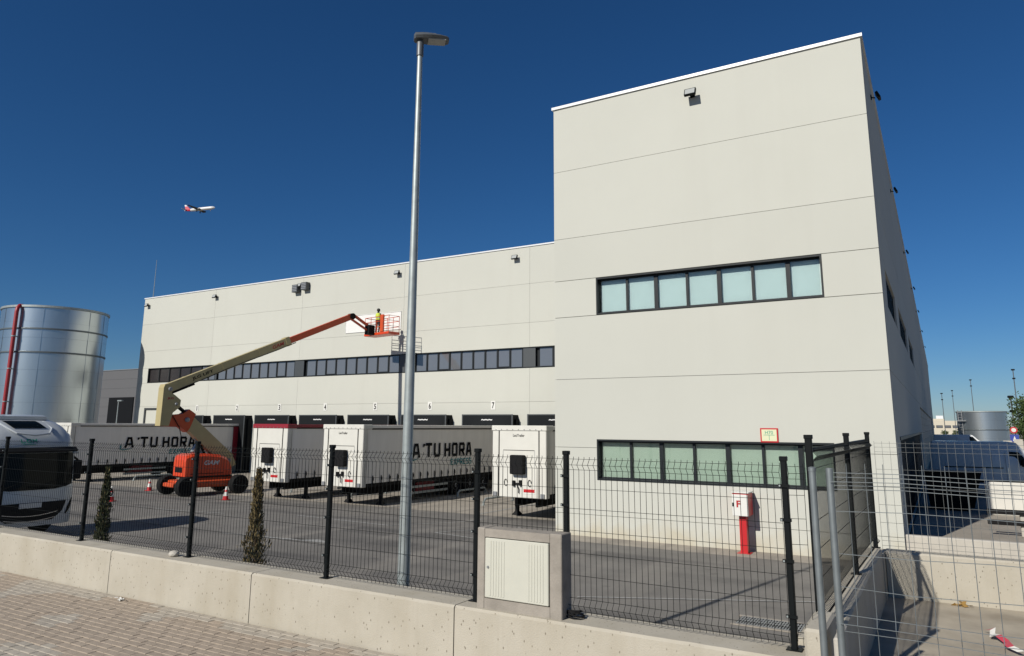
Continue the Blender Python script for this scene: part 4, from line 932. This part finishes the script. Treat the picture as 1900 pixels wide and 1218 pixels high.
st = MB(); st.loft([[(a*math.cos(q), .01+b*math.sin(q), z) for q in [i*math.pi/8 for i in range(16)]] for z, a, b in ((1.12, .197, .157), (1.17, .196, .156))], cap=False); st.build('reflective_band', M_lens, p_, smooth=True)
hr = MB(); hr.lathe([(.02, 1.845), (.075, 1.83), (.115, 1.77), (.12, 1.70), (.10, 1.63)], 14, (0, .02, 0)); hr.build('hair', M_hair, p_, smooth=True)

# ------------------------------------------------------------------ traffic cones
def cone(x, y, label):
    t = thing('traffic_cone', label, 'traffic cone', (x, y, yard_z(x, y)+.004), random.random(), 'red and white traffic cones'); t.scale = (.85, .85, .85)
    MB().bev(-.19, .19, -.19, .19, 0, .03, .008).build('base', M_red, t)
    MB().lathe([(.155, .03), (.125, .22)], 18).build('lower_cone', M_red, t, smooth=True); MB().lathe([(.124, .221), (.088, .43)], 18).build('white_band', M_plate, t, smooth=True); MB().lathe([(.087, .431), (.07, .53), (.06, .545)], 18).build('upper_cone', M_red, t, smooth=True); MB().lathe([(.062, .546), (.04, .66), (.03, .7), (.0, .71)], 14).build('tip', M_plate, t, smooth=True)
cone(-28.75, 22.75, 'red and white traffic cone in front of the boom lift wheels'); cone(-36.1, 23.75, 'red and white traffic cone left of the boom lift'); cone(-29.9, 18.0, 'traffic cone partly hidden behind the green sapling')

# ------------------------------------------------------------------ water tanks and far buildings
def tank(name, label, x, y, R, H, z0, rings, seams, pipe):
    t = thing(name, label, 'tank', (x, y, z0))
    n = 96; k = max(3, int(H/1.15))
    for i in range(k): MB().lathe([(R-.012*(i % 2), H*i/k+.004), (R-.012*(i % 2), H*(i+1)/k-.004)], n).build('shell_course', M_tank, t, smooth=True)
    MB().lathe([(R-.03, .01), (R-.03, H-.02)], n).build('liner', M_tankrib, t, smooth=True)
    for z in rings: MB().lathe([(R+.005, z-.07), (R+.08, z-.05), (R+.08, z+.05), (R+.005, z+.07)], n).build('stiffener_ring', M_tankrib, t, smooth=True)
    MB().lathe([(R+.01, H-.16), (R+.09, H-.13), (R+.09, H+.03), (R-.1, H+.05)], n).build('rim', M_galv, t, smooth=True)
    for i in range(seams):
        a = 2*math.pi*i/seams+.2; c, s_ = math.cos(a), math.sin(a)
        MB().bar((c*(R+.01), s_*(R+.01), 0), (c*(R+.01), s_*(R+.01), H-.2), .05, .02, up=(c, s_, 0)).build('seam', M_tank, t)
    if pipe is not None:
        a = pipe; c, s_ = math.cos(a), math.sin(a); r1 = R+.32
        pp = MB(); pp.tube([(c*r1, s_*r1, 0), (c*r1, s_*r1, H-.55), (c*(r1-.05), s_*(r1-.05), H-.25), (c*(R+.1), s_*(R+.1), H-.05), (c*(R-.15), s_*(R-.15), H-.02)], .145, 14); pi = pp.build('red_pipe', M_pipe, t, smooth=True)
        for z in (2.5, 5, 7.5, 10): MB().lathe([(.175, z), (.175, z+.08)], 14, (c*r1, s_*r1, 0)).bar((c*(R+.0), s_*R, z+.04), (c*r1, s_*r1, z+.04), .06, .06).build('pipe_clamp', M_galv, pi)
    return t
tank('water_tank', 'tall galvanised water tank with red pipe at the left edge', -62.57, 31.43, 3.775, 12.5, -.3, (8.87, 10.7), 14, R_(-67))
tk = tank('water_tank', 'squat grey water tank far behind the parked vans', 5.7, 135, 3.35, 5.4, .3, (2.6,), 10, None)
ld = MB()
for sx in (-.25, .25): ld.tube([(-2.9+sx, -2.3, 0), (-2.9+sx, -2.3, 5.6)], .05, 6)
for k in range(14): ld.tube([(-3.15, -2.3, .3+k*.38), (-2.65, -2.3, .3+k*.38)], .03, 5)
ld.box(-3.4, -2.2, -2.9, -1.9, 3.9, 4.0); ld.build('ladder', M_steelgrey, tk)
gb = thing('grey_building', 'grey clad building with dark door between the tank and the warehouse', 'building', (-90, 55, -.3))
for k in range(9): MB().box(-130, -61, 50+.0, 70, -.3+k*1.075, -.3+k*1.075+1.06).build('cladding_panel', M_greycladding, gb, world=True)
MB().box(-130, -61.02, 50.05, 69.9, -.3, 9.36).build('wall_core', M_tankrib, gb, world=True); MB().box(-130.1, -60.9, 49.93, 70, 9.38, 9.46).build('coping', M_steelgrey, gb, world=True)
MB().box(-85.4, -80.5, 49.9, 49.99, -.3, 6.15).build('door', M_door, gb, world=True)
lp = thing('small_lamp_post', 'small grey lamp post in front of the grey building door', 'lamp post', (-73.5, 44, -.3))
MB().tube([(0, 0, 0), (0, 0, 5.7)], [.08, .05], 10).build('pole', M_galv, lp); MB().bev(-.1, .65, -.12, .12, 5.68, 5.82, .03).build('lamp_head', M_galv, lp)
fb = thing('far_building', 'distant cream building with a row of small dark windows', 'building', (3, 300, .3))
MB().box(-9, 5.9, 300, 320, .3, 5.6).build('wall', M_cream2, fb, world=True); MB().box(-9, 1.6, 301, 319, 5.62, 6.3).build('upper_storey', M_cream2, fb, world=True); MB().box(-1, 1.2, 301.5, 318, 6.32, 7.4).build('roof_unit', M_cope, fb, world=True)
for k in range(5):
    wn = MB().box(-6.2+k*2.5, -4.2+k*2.5, 299.9, 299.98, 3.1, 4.0).build('window', M_dark, fb, world=True); MB().box(-6.1+k*2.5, -4.3+k*2.5, 299.85, 299.89, 3.2, 3.9).build('pane', M_glassdk, wn, world=True)
# ------------------------------------------------------------------ vans beyond the kerb wall
def van(label, loc, rz, H=2.25, Lg=5.6, W=1.95):
    t = thing('van', label, 'van', loc, rz, 'white vans parked behind the warehouse')
    def sec(x, zt, zb, wd): return [(x, -wd, zb), (x, wd, zb), (x, wd*1.0, zt*.55), (x, wd*.92, zt-.18), (x, wd*.78, zt), (x, -wd*.78, zt), (x, -wd*.92, zt-.18), (x, -wd, zt*.55)]
    h = W/2
    mb = MB(); mb.loft([sec(x, zt, .32, w_) for x, zt, w_ in ((-Lg/2, H-.12, h*.94), (-Lg/2+.12, H, h), (Lg/2-2.0, H, h), (Lg/2-1.75, H-.04, h), (Lg/2-1.05, 1.42, h*.98), (Lg/2-.45, 1.2, h*.95), (Lg/2-.08, 1.02, h*.88), (Lg/2, .8, h*.82))]); b = mb.build('body', M_vanwhite, t, smooth=True)
    for sg in (-1, 1):
        g_ = MB(); y = sg*(h+.004); g_.add([(Lg/2-2.05, y*.985, 1.32), (Lg/2-1.25, y*.985, 1.32), (Lg/2-1.72, y*.94, 1.88), (Lg/2-2.05, y*.94, 1.9)], [(0, 1, 2, 3)]); g_.build('side_window', M_glassblk, t)
        for k, xx in enumerate((Lg/2-2.2, -Lg/2+2.3, Lg/2-1.15)): MB().box(xx-.008, xx+.008, sg*(h+.002)-.006, sg*(h+.002)+.006, .45, 1.25 if k == 2 else 1.85).build('door_seam', M_steelgrey, b)
        MB().box(-Lg/2+.5, Lg/2-2.3, sg*(h+.008)-.01, sg*(h+.008)+.01, 1.18, 1.22).build('slide_rail', M_chassis, t); MB().box(-Lg/2+.1, Lg/2-.3, sg*(h+.006)-.012, sg*(h+.006)+.012, .55, .68).build('rub_strip', M_chassis, t)
        MB().bev(Lg/2-1.65, Lg/2-1.5, sg*(h+.14)-.1, sg*(h+.14)+.1, 1.28, 1.58, .03).build('mirror', M_chassis, t)
        for xx in (-Lg/2+1.05, Lg/2-.95): wheel('wheel', .34, .24, t, (xx, sg*(h-.13), .34), 'Y')
        MB().bev(Lg/2-.32, Lg/2-.1, sg*.72-.15, sg*.72+.15, .82, 1.04, .03).build('headlight', M_lens, t)
    ws = MB(); ws.add([(Lg/2-1.70, -h*.78, H-.16), (Lg/2-1.70, h*.78, H-.16), (Lg/2-1.04, h*.9, 1.46), (Lg/2-1.04, -h*.9, 1.46)], [(0, 1, 2, 3)]); ws.build('windscreen', M_glassblk, t)
    return t
van('white panel van parked in the shade of the office block', (2.0, 38.9, .304), 0, 2.3, 5.0)
van('white van farther back whose sunlit nose shows above the shaded van', (2.05, 100, .304), 0, 2.1, 5.6, 2.0)
t = thing('skip_container', 'dark shaded skip container left of the parked van', 'container', (.2, 31.2, .304))
sk = MB(); sk.loft([[(-.75, -.6, .12), (.6, -.6, .12), (.9, -.75, 1.35), (-.85, -.75, 1.35)], [(-.75, .6, .12), (.6, .6, .12), (.9, .75, 1.35), (-.85, .75, 1.35)]]); sk.build('body', M_chassis, t); MB().box(-.9, .95, -.8, -.74, 1.352, 1.42).build('rim', M_steelgrey, t); MB().box(-.6, .4, -.5, .5, 0, .118).build('skid', M_chassis, t)
# steel barrier
bt = thing('steel_barrier', 'low steel barrier with two dark rails and pale posts at the right edge', 'barrier', (3.4, 24.3, .3))
for z in (.58, .30): MB().bev(-2.5, 4.5, -.06, .02, z, z+.13, .015).build('rail', M_chassis, bt)
for k in range(4): MB().bev(-1.75+k*1.9, -1.45+k*1.9, .022, .15, 0, .62, .02).build('post', M_conc3, bt)
# tree, sign, lamp masts on the right
def leafy(name, label, x, y, z0, trunk_h, cr, n, seed):
    rnd = random.Random(seed); t = thing(name, label, 'tree', (x, y, z0))
    tk = MB(); tk.tube([(0, 0, 0), (.08, .05, trunk_h*.6), (0, 0, trunk_h+cr*.6)], [.22, .16, .06], 9)
    cl = []
    for i in range(26):
        a = rnd.uniform(0, 6.28); e = rnd.uniform(-.35, 1); q = rnd.uniform(.35, .95)*cr
        c = Vector((math.cos(a)*q*math.cos(e), math.sin(a)*q*math.cos(e), trunk_h+cr*.65+q*.95*math.sin(e))); cl.append((c, rnd.uniform(.3, .48)*cr))
        if i < 12: tk.tube([(0, 0, trunk_h*.75+.04*i), c*.5+Vector((0, 0, trunk_h*.42)), c], [.07, .045, .012], 6)
    tk.build('trunk', M_bark, t, smooth=True); mb = MB()
    for i in range(n):
        c, r = cl[rnd.randrange(len(cl))]; v = Vector((rnd.gauss(0, 1), rnd.gauss(0, 1), rnd.gauss(0, .8))).normalized()*r*rnd.random()**.4
        p = c+v; a = Vector((rnd.gauss(0, 1), rnd.gauss(0, 1), rnd.gauss(0, 1))).normalized(); b = a.cross(Vector((rnd.gauss(0, 1), rnd.gauss(0, 1), rnd.gauss(0, 1)))).normalized(); s_ = rnd.uniform(.07, .15)
        mb.add([p-a*s_, p+b*s_*.5, p+a*s_, p-b*s_*.5], [(0, 1, 2, 3)])
    mb.build('crown', M_leaf, t)
leafy('broadleaf_tree', 'leafy green tree at the right edge above the far fence', 7.15, 72, .3, 1.6, 2.6, 9000, 3)
leafy('small_tree', 'tiny green bush in front of the far cream building, left one', 1.0, 250, .3, .5, 1.1, 900, 5); leafy('small_tree', 'tiny green bush in front of the far cream building, right one', 3.9, 250, .3, .5, 1.15, 900, 6)
t = thing('road_sign', 'red-ringed round road sign over a blue panel by the far tree', 'sign', (4.72, 66, .3))
MB().tube([(0, 0, 0), (0, 0, 3.05)], .035, 8).build('post', M_galv, t)
MB().lathe([(.24, -.05), (.24, -.03)], 24, (0, 0, 2.75), 'Y').build('ring', M_red, t); MB().lathe([(.15, -.065), (.15, -.052)], 24, (0, 0, 2.75), 'Y').build('disc', M_plate, t); MB().box(-.28, .28, -.06, -.03, 1.9, 2.42).build('panel', M_blue, t); MB().add([(-.12, -.064, 1.95), (.12, -.064, 1.95), (0, -.064, 2.32)], [(0, 1, 2)]).build('arrow', M_plate, t)
for x, y, h, lb in ((5.35, 74, 5.4, 'pale lamp mast in front of the leafy tree'), (6.0, 170, 12.2, 'far lamp mast between the tank and the tree'), (3.0, 190, 11.0, 'slender far lamp mast above the tank middle'), (.8, 165, 9.4, 'far lamp mast left of the squat tank'), (9.3, 120, 10.7, 'far lamp mast above the leafy tree')):
    t = thing('lamp_mast', lb, 'lamp post', (x, y, .3), 0, 'far lamp masts'); MB().tube([(0, 0, 0), (0, 0, h)], [.08, .06], 8).build('pole', M_lampdark, t); MB().bev(-.22, .22, -.15, .15, h, h+.2, .04).build('lamp_head', M_black, t); MB().bev(-.18, .18, -.12, .12, h-1.2, h-1.0, .03).build('lower_lamp', M_black, t)
bfn = thing('palisade_fence', 'pale boundary fence below the leafy tree at the right edge', 'fence', (8, 60, .3))
for k in range(16): MB().bev(3.0+k*.62-8, 3.5+k*.62-8, -.03, .03, .1, 1.95+.1*(k % 3), .01).build('board', M_conc3, bfn)
for z in (.4, 1.6): MB().box(-5.1, 5, .031, .08, z, z+.1).build('rail', M_conc3, bfn)
# ------------------------------------------------------------------ litter
o = MB(); pts = [Vector((.27+.035*i+.03*math.sin(i*2), 10.9-.13*i, .765+.05*math.sin(i*1.7)**2)) for i in range(8)]
vs = [];
for i, p in enumerate(pts): tw = .08*math.cos(i*1.9); vs += [p+Vector((-.03, tw*.5, .012)), p+Vector((.03, -tw*.5, .045))]
o.add(vs, [(2*i, 2*i+1, 2*i+3, 2*i+2) for i in range(7)]); o.m = [(0, 1, 1, 0, 0, 0, 1)[i] for i in range(7)]
tag(recenter(o.build('barrier_tape', [mat('tape_red', (.55, .06, .10), .5), M_plate])), 'torn red and white barrier tape lying on the pit floor', 'tape')
for (x, y, z, s_, m_, nm, lb, ct) in ((-9.45, 5.95, .915, .06, M_plate, 'paper_scrap', 'crumpled white paper scrap on the pavement by the wall', 'litter'), (.06, 12.3, .76, .09, mat('dry_leaves', (.32, .19, .05), .9), 'leaf_heap', 'small heap of brown leaves at the foot of the pit wall', 'leaves')):
    mb = MB()
    for k in range(14):
        c = Vector((x+random.gauss(0, s_*.6), y+random.gauss(0, s_*.35), z+abs(random.gauss(0, s_*.2)))); a = Vector((random.gauss(0, 1), random.gauss(0, 1), random.gauss(0, .5))).normalized()*s_*.5; b = Vector((random.gauss(0, 1), random.gauss(0, 1), random.gauss(0, .5))).normalized()*s_*.4
        mb.add([c-a, c+b, c+a, c-b], [(0, 1, 2, 3)])
    tag(recenter(mb.build(nm, m_)), lb, ct)
# drain grate in the yard
t = thing('drain_grate', 'rectangular drain grate in the yard just behind the fence', 'drain', (-2.65, 12.95, .008))
MB().box(-.55, .55, -.27, .27, -.004, 0).build('sump', M_chassis, t)
for k in range(24): MB().box(-.53+k*.0445, -.508+k*.0445, -.26, .26, .001, .010).build('bar', M_steelgrey, t)
for k in range(5): MB().box(-.54, .54, -.24+k*.12-.008, -.24+k*.12+.008, .0102, .013).build('cross_bar', M_steelgrey, t)
MB().box(-.6, .6, -.33, -.272, -.005, .012).box(-.6, .6, .272, .33, -.005, .012).build('frame', M_conc2, t)
# ------------------------------------------------------------------ airliner on approach
a0 = Vector((-594.612, 400, 197.14))*1.3; a1 = Vector((-564.8, 410.96, 197.14))*1.3
ax = (a1-a0); LA = ax.length; t = thing('airliner', 'white airliner with red tail and lowered gear flying over the yard', 'airplane', (a0+a1)/2+Vector((0, 0, CAMZ)), math.atan2(ax.y, ax.x))
t.rotation_euler.y = R_(-3)
fz = MB(); h = LA/2; r = 2.0
fz.lathe([(.15, -h), (.5, -h+1.5), (1.2, -h+6), (1.8, -h+10), (r, -h+13), (r, h-6), (1.85, h-4), (1.4, h-2), (.7, h-.6), (.15, h)], 18, (0, 0, 0), 'X'); fu = fz.build('fuselage', M_plane, t, smooth=True)
MB().lathe([(.55, -h+1.6), (1.22, -h+6), (1.72, -h+9)], 18, (0, 0, 0.0), 'X').build('tail_band', M_planer, t, smooth=True)
for sg in (-1, 1):
    MB().loft([[(3.5, sg*1.5, -1.0), (-3.5, sg*1.5, -1.0), (-3.5, sg*1.5, -.5), (3.5, sg*1.5, -.6)], [(-4.2, sg*16.5, .9), (-6.2, sg*16.5, .9), (-6.2, sg*16.5, 1.05), (-4.2, sg*16.5, 1.05)]]).build('wing', M_planed, t)
    e_ = MB(); e_.lathe([(.8, -2.2), (1.15, -1), (1.2, 1.2), (1.0, 1.9)], 14, (2.4, sg*5.6, -1.9), 'X'); e_.build('engine', M_planed, t, smooth=True)
    MB().loft([[(-h+4.5, sg*.6, .6), (-h+1.2, sg*.6, .6), (-h+1.2, sg*.6, .8), (-h+4.5, sg*.6, .8)], [(-h+1.4, sg*6.2, 1.2), (-h+.2, sg*6.2, 1.2), (-h+.2, sg*6.2, 1.3), (-h+1.4, sg*6.2, 1.3)]]).build('tailplane', M_plane, t)
    g_ = MB(); g_.tube([(-1.5, sg*3.5, -1), (-1.5, sg*3.5, -3.3)], .2, 8); g_.lathe([(.75, -.5), (.75, .5)], 14, (-1.5, sg*3.5, -3.3), 'Y'); g_.build('landing_gear', M_planed, t)
MB().loft([[(-h+8.0, -.2, 1.4), (-h+1.6, -.2, 1.0), (-h+1.6, .2, 1.0), (-h+8.0, .2, 1.4)], [(-h+4.2, -.14, 5.3), (-h+.75, -.14, 5.3), (-h+.75, .14, 5.3), (-h+4.2, .14, 5.3)]]).build('fin', M_planer, t)
MB().loft([[(-h+4.2, -.14, 5.31), (-h+.75, -.14, 5.31), (-h+.75, .14, 5.31), (-h+4.2, .14, 5.31)], [(-h+2.0, -.1, 7.3), (-h+.2, -.1, 7.3), (-h+.2, .1, 7.3), (-h+2.0, .1, 7.3)]]).build('fin_tip', M_plane, t)
g_ = MB(); g_.tube([(h-6, 0, -1.5), (h-6, 0, -3.6)], .15, 8); g_.lathe([(.5, -.35), (.5, .35)], 12, (h-6, 0, -3.5), 'Y'); g_.build('landing_gear', M_planed, t)
